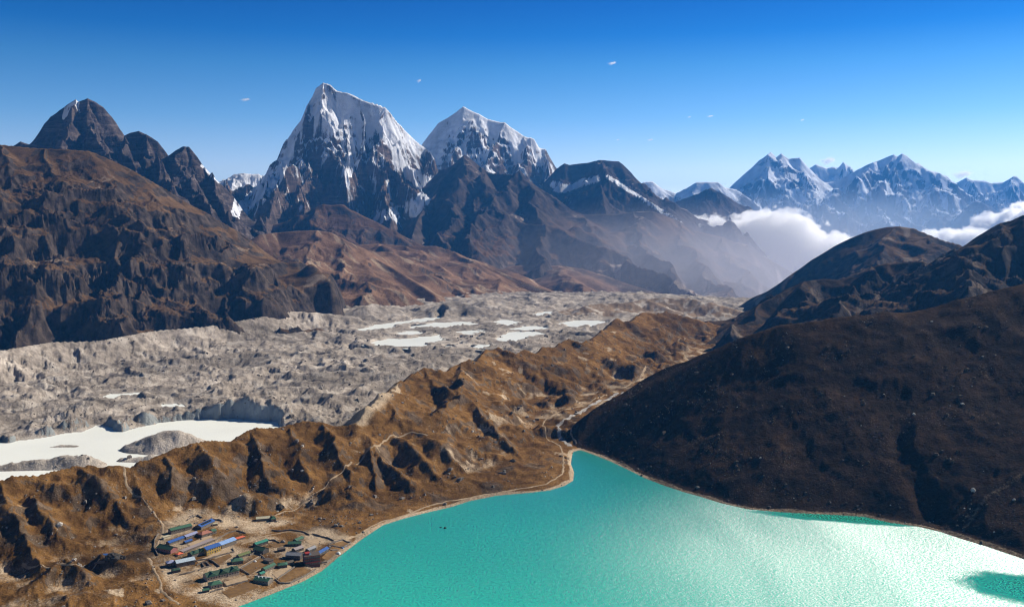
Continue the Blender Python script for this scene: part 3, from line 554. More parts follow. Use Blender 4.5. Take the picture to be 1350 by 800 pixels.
subr = [
 [(640, 463, 78), (656, 466, 74), (676, 480, 54), (696, 496, 28), (712, 506, 10)],
 [(750, 446, 77), (764, 456, 62), (784, 470, 32), (808, 487, 8)],
 [(716, 457, 73), (728, 472, 50), (745, 486, 26), (762, 498, 8)],
 [(815, 419, 77), (828, 435, 55), (850, 448, 32), (872, 462, 8)],
 [(790, 440, 72), (812, 452, 48), (835, 466, 26), (850, 478, 8)],
 [(850, 411, 76), (862, 425, 55), (880, 440, 28), (893, 448, 8)],
 [(879, 410, 72), (892, 424, 45), (905, 436, 18)],
 [(829, 425, 60), (840, 440, 42), (858, 452, 22)],
 [(608, 478, 74), (606, 500, 70), (608, 521, 66), (626, 535, 54), (640, 552, 42), (664, 575, 26), (692, 604, 8)],
 [(506, 516, 76), (514, 535, 66), (524, 549, 60), (545, 552, 58), (565, 547, 58), (584, 538, 61), (600, 526, 64), (608, 521, 66)],
 [(560, 485, 78), (572, 505, 70), (592, 512, 68), (608, 521, 66)],
 [(524, 549, 60), (510, 562, 52), (512, 572, 46), (540, 576, 45), (564, 574, 46), (578, 582, 42), (600, 603, 27), (622, 622, 13), (640, 634, 6)],
 [(540, 576, 45), (556, 600, 32), (575, 622, 18), (590, 640, 8)],
 [(455, 560, 58), (472, 570, 53), (486, 582, 45), (500, 596, 38), (522, 616, 26), (552, 641, 14), (572, 654, 6)],
 [(486, 582, 45), (488, 600, 36), (492, 625, 22), (500, 645, 12)],
 [(405, 652, 16), (420, 643, 22), (440, 638, 26), (462, 640, 25), (482, 648, 19), (500, 660, 10)],
 [(262, 586, 64), (272, 600, 59), (280, 620, 48), (286, 640, 35), (292, 660, 20)],
 [(330, 567, 64), (340, 590, 54), (352, 612, 43), (362, 635, 28), (368, 655, 15)],
 [(380, 558, 63), (392, 580, 54), (400, 602, 42), (408, 625, 28)],
 [(425, 557, 62), (432, 580, 52), (446, 602, 40), (460, 622, 27)],
 [(215, 596, 61), (222, 615, 52), (228, 640, 38), (236, 662, 22)],
 [(104, 612, 60), (120, 623, 55), (138, 638, 47), (156, 654, 38), (170, 672, 27), (182, 692, 16)],
 [(0, 637, 53), (12, 662, 46), (24, 692, 37), (38, 725, 26), (48, 750, 18)],
 [(38, 650, 46), (52, 668, 42), (66, 685, 37), (80, 705, 28), (86, 724, 18)],
 [(50, 756, 22), (62, 742, 27), (78, 734, 29), (98, 739, 27), (114, 752, 22), (128, 770, 15)],
 [(170, 614, 54), (180, 635, 44), (196, 655, 33), (214, 674, 20)],
 [(-80, 660, 50), (-60, 700, 40), (-40, 750, 25)],
 [(135, 728, 22), (150, 732, 23), (163, 738, 20)],
]
SUBR = [([G(*p) for p in r], 0.82, 0.42, 24) for r in subr]
RID = [(CREST, 0.46, 0.36, 40)] + SUBR
mod = 1 + 0.35 * fbm(X / 80, Y / 80, 4, 101)
dC, zC, side = seg_field(X, Y, CREST)
wq = 9 * sst(0, 45, dC)
wx = X + wq * fbm(X / 75, Y / 75, 4, 102); wy = Y + wq * fbm(X / 75, Y / 75, 4, 103)
Hr, Dr = ridge_height(wx, wy, RID[:1], 0.62, 0.42, 30, mod)
for q in SUBR:
    h2, d2 = ridge_height(wx, wy, [q], 0.6, 0.4, 30, mod); Hr = smax(Hr, h2, 1.0 + 5.0 * sst(0, 40, dC))
Hr = Hr + 4.0 * fbm(X / 42, Y / 42, 3, 113) * sst(60, 0, dC)
# rounded base that climbs from the shore
so_ = np.maximum(sdM, 0)
base = np.minimum(np.minimum(0.9 + 0.13 * so_, 5 + 0.03 * so_), 11) - 9 * sst(1500, 2600, Y) + 3.0 * fbm(X / 90, Y / 90, 4, 104) * sst(30, 90, so_)
VIL = [G(*p)[:2] for p in [(190, 740, 8), (205, 700, 10), (250, 675, 12), (330, 668, 12), (400, 685, 10), (470, 700, 5), (440, 740, 3), (330, 795, 3), (240, 800, 4)]]
sdV = poly_sd(X, Y, VIL)
vf = sst(-14, 12, sdV)                       # 0 inside the village
base = np.where(sdV < 20, base * vf + (4 + 0.05 * so_) * (1 - vf), base)
# smooth union of ridges and base
k = 5.0
H = np.maximum(Hr, base) + k * 0.25 * np.maximum(0, 1 - np.abs(Hr - base) / k) ** 2
H = H * sst(0.0, 14, sdM) ** 0.5 if False else H
gx, gy = fanM.grad(H)
vm_ = vf * sst(4, 40, so_)
gg = gullies(X, Y, gx, gy, 30, 0.9, 4, vm_ * (0.25 + 0.75 * sst(3, 28, dC)), 105, 0.4)
H = H + gg + vm_ * (7.5 * multifractal(wx / 95, wy / 95, 5, 206) + 1.0 * (ridged(X / 60, Y / 60, 4, 106) - 0.5) + 1.2 * fbm(X / 26, Y / 26, 3, 107) + 0.6 * fbm(X / 7, Y / 7, 2, 108))
# steep ice-side face behind the crest
BEHP = [p[:2] for p in CREST] + [(6000, 4500), (6000, 9500), (-9000, 9500), (-9000, CREST[0][1])]
beh = poly_sd(X, Y, BEHP) < 0
H = np.where(beh, H - 0.45 * dC, H)
H = np.where(beh & (dC > 14), np.minimum(H, zC - 0.85 * dC + 4), H)
H = np.maximum(H, -75)
beach = 0.5 + 0.16 * so_ + 0.4 * np.maximum(so_ - 9, 0)
H = np.where(so_ < 60, np.minimum(H, beach), H)
H = np.where((so_ < 60) & ~beh, np.maximum(H, 0.35 + 0.02 * so_), H)
ZM = np.where(sdM > 0, H * sst(0, 3, sdM), np.maximum(sdM * 0.3, -6))
# the near right hill takes over on its side
gx, gy = fanM.grad(ZM); sl = np.hypot(gx, gy)
n = fbm(X / 40, Y / 40, 4, 109); n2 = fbm(X / 130, Y / 130, 3, 110)
Gm = sst(1.10, 0.55, sl + 0.26 * n) * (1 - 0.62 * sst(0.15, 0.6, fbm(X / 60, Y / 60, 4, 111)))
Bm = sst(9, 3, so_ + 3 * n)
Bm = np.maximum(Bm, (1 - vf) * np.clip(0.50 + 0.55 * n, 0, 1))
Bm = np.maximum(Bm, 0.75 * np.where(beh, 1, 0) * sst(2, 8, dC))
topg = np.exp(-(seg_field(X, Y, [G(470, 556, 60), G(492, 532, 72), G(508, 518, 75)])[0] / 16.) ** 2)
Bm = np.maximum(Bm, 0.9 * topg)
plain = sst(26, 8, H) * sst(60, 120, so_)
Bm = np.maximum(Bm, plain * (0.30 + 0.5 * n))
Bm = np.maximum(Bm, 0.62 * sst(0.30, 0.62, fbm(X / 34 + 7, Y / 34, 4, 117)) * vf * sst(-0.2, 0.5, n2))
Af = np.clip(0.5 + 0.30 * n2 + 0.16 * n - 0.10 * sst(1800, 3200, Y), 0, 1)
keepM = (sdM > -12) & ~((X > 180) & (Y < 1400)) & (H > -70)
grid_mesh('moraine_ridge', fanM, ZM, np.stack([X * 0, Gm, np.clip(Bm, 0, 1), Af], -1), M_moraine, keep=keepM, label='golden brown moraine ridge and terrace between the lake and the glacier')
def hM(x, y): return fanM.sample(ZM, x, y)
def hR(x, y): return fanR.sample(ZR, x, y)
def land(px, py, z=8.0, h=hM, up=0.0):
    for _ in range(14):
        x, y, _z = G(px, py, z + up); z = 0.5 * z + 0.5 * float(h(x, y))
    x, y, _z = G(px, py, z + up)
    return x, y, float(h(x, y))

# ================================================================== glacier
fanG = Fan(-160, 1010, 760, 1120, 7200, 430)
X, Y = fanG.X, fanG.Y
base = -34 + 20 * sst(1500, 4200, Y) - 170 * sst(5000, 7000, Y) - 30 * sst(350, 1000, X - 0.12 * (Y - 3000)) * sst(2800, 4200, Y)
wx = X + 60 * fbm(X / 300, Y / 300, 3, 121); wy = Y + 60 * fbm(X / 300, Y / 300, 3, 122)
h1 = ridged(wx / 230, wy / 230, 5, 123, 0.55) - 0.55
h2 = fbm(wx / 90, wy / 90, 4, 124, 0.55)
H = base + 20 * h1 + 15 * multifractal(wx / 120, wy / 120, 6, 143) + 4 * h2 + 1.0 * fbm(X / 14, Y / 14, 2, 125)
LM = [G(*p) for p in [(-220, 500, 30), (-60, 471, 28), (0, 462, 30), (70, 450, 30), (130, 449, 24), (200, 436, 26), (270, 430, 28), (330, 420, 32), (385, 410, 36), (425, 412, 28), (470, 417, 10)]]
Hl, Dl = ridge_height(X, Y, [LM], 0.6, 0.42, 60, 1 + 0.25 * fbm(X / 60, Y / 60, 3, 126))
gxl, gyl = fanG.grad(Hl)
Hl = Hl + gullies(X, Y, gxl, gyl, 55, 5.5, 4, sst(0, 20, Dl), 127, 0.4)
H = np.maximum(H, Hl)
brown = [[G(*p) for p in r] for r in [[(770, 408, 0), (800, 404, 4), (830, 402, 8), (850, 398, 14), (880, 396, 20), (905, 397, 18), (930, 402, 8), (960, 409, -8), (985, 418, -30)], [(850, 398, 14), (865, 404, 2), (880, 409, -8)], [(640, 400, 14), (650, 397, 18), (665, 399, 12)], [(480, 409, 12), (492, 404, 20), (505, 409, 8)], [(580, 407, 10), (598, 401, 22), (625, 407, 8)]]]
brown = [[(a_, b_, c_ + 14) for a_, b_, c_ in q] for q in brown]
Hb, Db = ridge_height(X, Y, brown, 0.4, 0.3, 60, 1 + 0.3 * fbm(X / 80, Y / 80, 3, 129))
H = np.maximum(H, Hb + 4 * fbm(X / 60, Y / 60, 4, 128))
def pond(pts, z): return ([G(px, py, z)[:2] for px, py in pts], z)
PZ = -35.0
ponds = [
 ('large milky green meltwater pond below the moraine crest', pond([(-150, 640), (-90, 600), (0, 584), (40, 579), (80, 573), (105, 569), (125, 562), (140, 564), (160, 569), (195, 560), (235, 555), (290, 553), (335, 554), (373, 557), (360, 575), (330, 600), (250, 625), (120, 640), (0, 660)], -44.)),
 ('narrow pond in the middle of the rubble, left of centre', pond([(134, 523), (150, 519), (165, 519), (190, 517), (193, 519), (172, 522), (150, 526)], PZ)),
 ('small pale pond above the large one', pond([(215, 533), (230, 531), (248, 532), (245, 535), (222, 536)], PZ)),
 ('long thin pond at the left end of the pond group', pond([(480, 433), (500, 428), (530, 424), (560, 420), (578, 418), (576, 421), (545, 427), (515, 432), (490, 436)], -18.)),
 ('bright wide pond across the middle of the pond group', pond([(545, 429), (575, 426), (610, 424), (626, 427), (610, 430), (590, 432), (570, 433), (550, 432)], -18.)),
 ('bright pond lowest in the pond group', pond([(496, 450), (520, 447), (545, 446), (575, 442), (580, 447), (592, 451), (585, 454), (560, 454), (540, 457), (515, 455), (500, 454)], -20.)),
 ('small pond right of the lowest one', pond([(590, 454), (605, 452), (617, 454), (610, 458), (596, 458)], -20.)),
 ('tiny pond right of the two lowest ponds', pond([(622, 456), (640, 454), (648, 456), (636, 459), (625, 459)], -20.)),
 ('bright oval pond right of centre of the pond group', pond([(660, 443), (680, 438), (700, 437), (712, 440), (700, 443), (690, 447), (670, 449), (660, 448)], -19.)),
 ('thin pond above the oval pond', pond([(674, 433), (695, 430), (718, 431), (715, 434), (690, 435)], -18.)),
 ('small pond between the wide pond and the right hand pond', pond([(652, 425), (668, 422), (684, 424), (680, 428), (662, 429)], -18.)),
 ('pale pond at the right end of the pond group', pond([(738, 427), (755, 423), (775, 423), (797, 424), (795, 428), (780, 431), (760, 430), (742, 429)], -18.)),
 ('small far pond above the right hand pond', pond([(700, 415), (712, 412), (728, 411), (726, 414), (712, 417)], -18.)),
 ('farthest pond, a thin pale streak near the brown hummocks', pond([(798, 404), (812, 402), (828, 402), (826, 405), (808, 406)], -24.)),
 ('thin pond between the wide and the lowest pond', pond([(520, 438), (545, 437), (560, 438), (550, 441), (530, 441)], -19.)),
 ('faint pond below the long thin one', pond([(600, 438), (628, 435), (640, 437), (620, 441)], -19.)),
]
cuts = np.ones_like(X) * 1e9
wnx = 9 * fbm(X / 45, Y / 45, 3, 131); wny = 16 * fbm(X / 60, Y / 60, 3, 132)
ponds = [(lb, ([(sum(q[0] for q in poly) / len(poly) + (p[0] - sum(q[0] for q in poly) / len(poly)) * kk, sum(q[1] for q in poly) / len(poly) + (p[1] - sum(q[1] for q in poly) / len(poly)) * kk) for p in poly], z)) for lb, (poly, z) in ponds for kk in [1.0 if z < -30 else 1.1]]
for lb, (poly, z) in ponds:
    sc_ = 1.0 + (Y > 2500) * 1.2
    sd_ = poly_sd(X + wnx * sc_, Y + wny * sc_, poly)
    near = z < -40
    rim = z - 2.5 + np.where(sd_ > 0, (1.25 if near else 0.9) * sd_, 0.4 * sd_)
    if near: rim = z - 3 + np.where(sd_ > 0, (0.45 + 1.1 * sst(-0.2, 0.3, fbm(X / 60, Y / 60, 3, 145))) * sd_ * sst(0, 3, sd_), 0.3 * sd_)
    H = np.minimum(H, np.maximum(rim, z - 6))
    H = np.where((sd_ > 0) & (sd_ < 140), np.maximum(H, z + 0.4 + 0.08 * sd_ - 200 * sst(50, 140, sd_)), H)
    cuts = np.minimum(cuts, sd_)
# mounds standing in the big pond
isl = [([G(*p) for p in [(172, 583, -32), (190, 575, -22), (215, 568, -14), (235, 566, -12), (255, 574, -22), (272, 585, -36)]], 0.7, 0.5, 30),
       ([G(*p) for p in [(0, 612, -36), (30, 607, -32), (60, 604, -30), (90, 600, -27), (112, 598, -24), (124, 603, -36)]], 0.7, 0.5, 30),
       ([G(*p) for p in [(68, 588, -42.5), (82, 586, -41), (100, 587, -42)]], 0.4, 0.4, 30),
       ([G(*p) for p in [(160, 604, -40), (200, 600, -35), (240, 596, -34)]], 0.5, 0.5, 30)]
Hi, Di = ridge_height(wx * 0 + X, Y, isl, 0.6, 0.5, 30)
Hi = Hi + 3.0 * fbm(X / 26, Y / 26, 4, 134) * sst(0, 8, Hi + 46)
H = np.maximum(H, np.where(Hi > -47, Hi, -1e3))
# ice cliffs along the far bank of the pond
ic = [[G(*p) for p in [(-20, 583, -20), (20, 575, -14), (45, 565, -10), (75, 560, -8), (85, 563, -12)]], [G(*p) for p in [(140, 552, -14), (165, 551, -10), (200, 549, -12), (212, 551, -18)]], [G(*p) for p in [(235, 543, -18), (270, 530, -8), (305, 519, 2), (330, 517, 5), (370, 522, 0), (385, 532, -14)]], [G(*p) for p in [(392, 546, -22), (420, 543, -14), (447, 545, -20)]]]
Hc_, Dc_ = ridge_height(X, Y, ic, 0.42, 0.3, 50)
sdP = poly_sd(X + wnx, Y + wny, ponds[0][1][0])
Hc_ = Hc_ + 2.5 * fbm(X / 20, Y / 20, 3, 136)
Hc_ = np.minimum(Hc_ - 5 - 7 * np.abs(fbm(X / 38, Y / 38, 3, 144)), -46 + 2.2 * np.maximum(sdP, 0))
H = np.where(sdP > 0, np.maximum(H, Hc_), H)
gx, gy = fanG.grad(H)
H = H + gullies(X, Y, gx, gy, 40, 2.2, 3, sst(2, 14, cuts), 137, 0.5)
ZG = np.maximum(H, -260)
gx, gy = fanG.grad(ZG); sl = np.hypot(gx, gy)
n = fbm(X / 50, Y / 50, 4, 138)
R = sst(0.75, 1.3, sl) * sst(60, 20, sdP) * sst(2200, 1900, Y)
Gm = np.clip(np.maximum(sst(170, 60, Db + 60 * n) * sst(690, 740, X / Y * 1280 + 675) + sst(0.2, 0.7, fbm(X / 300, Y / 300, 4, 139)) * 0.55 * sst(4200, 5200, Y), 0.4 * sst(0.35, 0.8, fbm(X / 120, Y / 120, 4, 140))), 0, 1)
Bm = np.clip(0.25 + 0.7 * n + 0.6 * sst(18, 4, cuts) - 0.5 * sst(0.6, 1.1, sl), 0, 1)
Af = np.clip(0.52 + 0.22 * fbm(X / 130, Y / 130, 4, 141) + 0.22 * fbm(X / 420 + Y / 900, Y / 260 - X / 900, 3, 146) - 0.18 * sst(0.7, 1.2, sl), 0, 1)
GLA = grid_mesh('glacier', fanG, ZG, np.stack([R, Gm, Bm, Af], -1), M_glacier, keep=(dist_ok := (ZG > -255)), label='rubble covered glacier of grey hummocks across the valley')

def simple_mesh(name, verts, faces, mat, parent=None, smooth=False):
    if len(faces) == 1:                                  # water sheets face up
        a_ = sum(verts[i][0] * verts[(i + 1) % len(verts)][1] - verts[(i + 1) % len(verts)][0] * verts[i][1] for i in range(len(verts)))
        if a_ < 0: faces = [tuple(reversed(faces[0]))]
    me = bpy.data.meshes.new(name); me.from_pydata([tuple(v) for v in verts], [], faces); me.update()
    if smooth: me.polygons.foreach_set('use_smooth', [True] * len(me.polygons))
    me.materials.append(mat); o = bpy.data.objects.new(name, me); return link(o, parent)
def water_mat(name, col, rough, wave, bump, patches=False, glint=1.0, wind=None):
    m = bpy.data.materials.new(name); m.use_nodes = True; nt = m.node_tree; nt.nodes.clear()
    o = N(nt, 'ShaderNodeOutputMaterial'); df = N(nt, 'ShaderNodeBsdfDiffuse'); gl = N(nt, 'ShaderNodeBsdfGlossy', distribution='BECKMANN'); fr = N(nt, 'ShaderNodeFresnel'); mx = N(nt, 'ShaderNodeMixShader')
    tc = N(nt, 'ShaderNodeTexCoord'); V = tc.outputs['Object']; fr.inputs['IOR'].default_value = 1.33
    n0 = noise(nt, V, 0.006, 4, 0.5)
    c = mixc(nt, ramp(nt, n0, 0.3, 0.7), col, tuple(x * 1.12 for x in col)); nt.links.new(c, df.inputs['Color'])
    n1 = noise(nt, V, wave, 3, 0.65); n2 = noise(nt, V, wave * 0.2, 3, 0.5)
    hb = N(nt, 'ShaderNodeMath', operation='MULTIPLY_ADD'); nt.links.new(n2, hb.inputs[0]); hb.inputs[1].default_value = 1.2; nt.links.new(n1, hb.inputs[2])
    bm = N(nt, 'ShaderNodeBump'); bm.inputs['Strength'].default_value = 1.0; bm.inputs['Distance'].default_value = bump
    nt.links.new(hb.outputs[0], bm.inputs['Height']); nt.links.new(bm.outputs[0], gl.inputs['Normal'])
    fm = N(nt, 'ShaderNodeMath', operation='MULTIPLY'); nt.links.new(fr.outputs[0], fm.inputs[0]); fm.inputs[1].default_value = glint; 
    if patches:
        fk = N(nt, 'ShaderNodeMapRange'); fk.inputs['From Min'].default_value = 0.38; fk.inputs['From Max'].default_value = 0.66; fk.inputs['To Min'].default_value = 0.1; fk.inputs['To Max'].default_value = 2.6
        nt.links.new(noise(nt, V, 0.55, 2, 0.7), fk.inputs['Value']); f9 = N(nt, 'ShaderNodeMath', operation='MULTIPLY'); nt.links.new(fm.outputs[0], f9.inputs[0]); nt.links.new(fk.outputs[0], f9.inputs[1]); fm = f9
    nt.links.new(fm.outputs[0], mx.inputs[0]); nt.links.new(df.outputs[0], mx.inputs[1]); nt.links.new(gl.outputs[0], mx.inputs[2]); nt.links.new(mx.outputs[0], o.inputs[0])
    gl.inputs['Roughness'].default_value = rough
    if patches:
        mp = N(nt, 'ShaderNodeMapping'); mp.inputs['Rotation'].default_value = (0, 0, 0.75); mp.inputs['Scale'].default_value = (1.0, 0.30, 1)
        nt.links.new(V, mp.inputs['Vector'])
        ns = noise(nt, mp.outputs[0], 0.012, 4, 0.55, 0.4)
        r = N(nt, 'ShaderNodeMapRange'); r.inputs['From Min'].default_value = 0.35; r.inputs['From Max'].default_value = 0.65
        r.inputs['To Min'].default_value = rough * 0.90; r.inputs['To Max'].default_value = rough * 1.06
        nt.links.new(ns, r.inputs['Value'])
        last = r.outputs[0]; bs = None                     # calm lee water: two sheltered spots without ripples
        for (cx, cy, rx, ry, rot) in patches:
            m2 = N(nt, 'ShaderNodeMapping', vector_type='TEXTURE'); m2.inputs['Location'].default_value = (cx, cy, 0); m2.inputs['Rotation'].default_value = (0, 0, rot); m2.inputs['Scale'].default_value = (rx, ry, 1)
            nt.links.new(V, m2.inputs['Vector'])
            ln = N(nt, 'ShaderNodeVectorMath', operation='LENGTH'); nt.links.new(m2.outputs[0], ln.inputs[0])
            ad = N(nt, 'ShaderNodeMath', operation='MULTIPLY_ADD'); nt.links.new(noise(nt, V, 0.05, 4, 0.6), ad.inputs[0]); ad.inputs[1].default_value = 0.7; nt.links.new(ln.outputs['Value'], ad.inputs[2])
            f = ramp(nt, ad.outputs[0], 0.95, 1.75)
            f2 = N(nt, 'ShaderNodeMapRange'); f2.inputs['To Min'].default_value = 0.15; nt.links.new(f, f2.inputs['Value'])
            mm = N(nt, 'ShaderNodeMath', operation='MULTIPLY'); nt.links.new(last, mm.inputs[0]); nt.links.new(f2.outputs[0], mm.inputs[1]); last = mm.outputs[0]
            if bs is None: bs = f2.outputs[0]
            else:
                m3 = N(nt, 'ShaderNodeMath', operation='MULTIPLY'); nt.links.new(bs, m3.inputs[0]); nt.links.new(f2.outputs[0], m3.inputs[1]); bs = m3.outputs[0]
        m5 = N(nt, 'ShaderNodeMapping', vector_type='TEXTURE'); m5.inputs['Location'].default_value = (wind[0], wind[1], 0); m5.inputs['Scale'].default_value = (wind[2], wind[3], 1); nt.links.new(V, m5.inputs['Vector'])
        l5 = N(nt, 'ShaderNodeVectorMath', operation='LENGTH'); nt.links.new(m5.outputs[0], l5.inputs[0])
        a5 = N(nt, 'ShaderNodeMath', operation='MULTIPLY_ADD'); nt.links.new(ns, a5.inputs[0]); a5.inputs[1].default_value = 0.9; nt.links.new(l5.outputs['Value'], a5.inputs[2])
        w5 = N(nt, 'ShaderNodeMapRange', interpolation_type='SMOOTHSTEP'); w5.inputs['From Min'].default_value = 1.0; w5.inputs['From Max'].default_value = 2.0; w5.inputs['To Min'].default_value = 1.06; w5.inputs['To Max'].default_value = 0.74; nt.links.new(a5.outputs[0], w5.inputs['Value'])
        q5 = N(nt, 'ShaderNodeMath', operation='MULTIPLY'); nt.links.new(last, q5.inputs[0]); nt.links.new(w5.outputs[0], q5.inputs[1]); last = q5.outputs[0]
        nt.links.new(last, gl.inputs['Roughness']); nt.links.new(bs, bm.inputs['Strength'])
    return m
M_pond = water_mat('milky_meltwater', (0.84, 0.85, 0.77), 0.35, 0.3, 0.05, glint=0.4)
c3 = G(1215, 745, 0); c1 = G(1125, 683, 0); c2 = G(1340, 775, 0)
M_lake = water_mat('turquoise_lake_water', (0.036, 0.58, 0.41), 0.63, 0.8, 0.5, glint=2.9, wind=(c3[0], c3[1], 300, 280), patches=[(c1[0], c1[1], 80, 16, -0.25), (c2[0] + 25, c2[1] - 12, 60, 36, -0.5)])
for lb, (poly, z) in ponds:
    cx = sum(p[0] for p in poly) / len(poly); cy = sum(p[1] for p in poly) / len(poly)
    grow = 1.0
    vs = []
    for p in poly:
        dx, dy = p[0] - cx, p[1] - cy; L_ = math.hypot(dx, dy); e = 30 if z < -40 else 45
        vs.append((p[0] + dx / L_ * e, p[1] + dy / L_ * e, z))
    o = simple_mesh('melt_pond', vs, [tuple(range(len(vs)))], M_pond); tag(o, lb, kind='structure')
lk = [(-900, 1250)] 
LK2 = [(x, y, 0.0) for x, y in [(-1400, 700), (-560, 830), (-300, 1010), (-120, 1180), (60, 1330), (70, 1480), (110, 1480), (200, 1360), (420, 1230), (620, 1080), (1000, 800), (1000, 400), (500, 240), (0, 200), (-500, 280), (-1000, 450)]]
o = simple_mesh('lake', LK2, [tuple(range(len(LK2)))], M_lake); tag(o, 'turquoise glacial lake with sun glitter on its right side', kind='structure')

# ================================================================== ground sheet below everything
M_ground = flat_mat('valley_ground', (0.12, 0.085, 0.055), 0.95, 0.3, 0.01)
def ground():
    xs = np.linspace(-26000, 26000, 60); ys = np.linspace(-4000, 40000, 60)
    XX, YY = np.meshgrid(xs, ys)
    near = np.exp(-((XX / 1500) ** 2 + ((YY - 200) / 1400) ** 2))
    ZZ = -330 + 230 * np.exp(-((XX / 3500) ** 2 + ((YY - 1500) / 3000) ** 2))
    ZZ = np.where(YY < 9000, ZZ, -330)
    v = np.stack([XX, YY, ZZ], -1).reshape(-1, 3); i = np.arange(3600).reshape(60, 60)
    f = np.stack([i[:-1, :-1], i[:-1, 1:], i[1:, 1:], i[1:, :-1]], -1).reshape(-1, 4).tolist()
    o = simple_mesh('ground', v.tolist(), f, M_ground); tag(o, kind='structure')
ground()

#@@DETAILS_BEGIN
# ================================================================== paths and stream bed draped on the ground
M_path = flat_mat('trodden_dust', (0.33, 0.24, 0.15), 0.95, 0.3, 0.3)
M_stone = flat_mat('pale_stream_stones', (0.36, 0.33, 0.30), 0.9, 0.5, 0.25)
def hN(x, y):
    a = hM(x, y); b = hR(x, y)
    return np.where((np.asarray(x) / np.asarray(y) * 1280 + 675 > 735) & (poly_sd(np.atleast_1d(np.asarray(x, float)), np.atleast_1d(np.asarray(y, float)), LAKE).reshape(np.shape(x)) > 0), np.maximum(a, b), a)
def ribbon(name, pts, width, mat, label=None, z0=8, h=None, lift=0.35):
    h = h or hN
    P3 = [land(px, py, z0, h) for px, py in pts]
    pt = np.array([(p[0], p[1]) for p in P3]); seg = np.hypot(*(pt[1:] - pt[:-1]).T); s = np.r_[0, np.cumsum(seg)]
    n = max(4, int(s[-1] / 3.0)); u = np.linspace(0, s[-1], n)
    x = np.interp(u, s, pt[:, 0]); y = np.interp(u, s, pt[:, 1])
    for _ in range(6):
        x[1:-1] = (x[:-2] + 2 * x[1:-1] + x[2:]) / 4; y[1:-1] = (y[:-2] + 2 * y[1:-1] + y[2:]) / 4
    x = x + 1.2 * fbm(u / 14, u * 0 + 3.3, 3, 5); y = y + 1.2 * fbm(u / 14, u * 0 + 9.1, 3, 6)
    dx = np.gradient(x); dy = np.gradient(y); L = np.hypot(dx, dy) + 1e-6
    w_ = width * (0.75 + 0.45 * fbm(u / 22, u * 0 + 1.7, 3, 7))
    V = []
    for k in (-0.5, -0.17, 0.17, 0.5):
        X_ = x - dy / L * w_ * k; Y_ = y + dx / L * w_ * k
        Z_ = h(X_, Y_) + (lift if abs(k) < 0.3 else lift * 0.1)
        V.append(np.stack([X_, Y_, Z_], -1))
    V = np.stack(V, 1).reshape(-1, 3)
    f = [(i * 4 + j, i * 4 + j + 1, i * 4 + j + 5, i * 4 + j + 4) for i in range(n - 1) for j in range(3)]
    o = simple_mesh(name, V.tolist(), f, mat, smooth=True); tag(o, label, kind='structure'); return o
ribbon('footpath', [(470, 706), (484, 697), (500, 688), (532, 680), (560, 668), (592, 660), (648, 650), (680, 645), (720, 639), (742, 624), (743, 604), (739, 588), (720, 577), (712, 565), (719, 553), (732, 545), (752, 539), (776, 532), (800, 520)], 3.2, M_path, 'dusty footpath following the near lake shore', 4)
ribbon('footpath', [(822, 511), (837, 503), (846, 495), (857, 489)], 5, M_path, 'short pale stretch of path further up the valley', 4)
ribbon('footpath', [(888, 455), (893, 451), (904, 448)], 7, M_path, 'farthest pale stretch of path on the valley floor', 4)
ribbon('footpath', [(564, 574), (540, 576), (512, 573), (496, 588), (472, 610), (452, 622), (424, 645), (400, 662), (370, 676), (345, 690)], 3.0, M_path, 'footpath climbing from the village to the grassy spur', 30)
ribbon('footpath', [(150, 625), (166, 640), (178, 652), (192, 663), (206, 680), (216, 693), (211, 708), (206, 722)], 3.0, M_path, 'footpath coming down to the left end of the village', 20)
ribbon('footpath', [(30, 742), (60, 748), (96, 748), (130, 738)], 2.6, M_path, 'faint path across the mound left of the village', 20)
ribbon('footpath', [(196, 735), (208, 760), (214, 780), (235, 797)], 3.6, M_path, 'pale track on the left edge of the village terrace', 6)
ribbon('footpath', [(318, 717), (345, 707), (380, 700), (420, 706), (450, 712), (470, 706)], 3.0, M_path, 'path crossing the top of the village', 6)
ribbon('stream_bed', [(752, 588), (738, 572), (734, 562), (744, 553), (768, 541), (800, 527), (822, 517)], 9, M_stone, 'stony stream bed running into the lake', 4)
ribbon('stream_bed', [(760, 585), (752, 572), (756, 562), (775, 553)], 3.5, M_path, 'second pale channel beside the stream bed', 4)

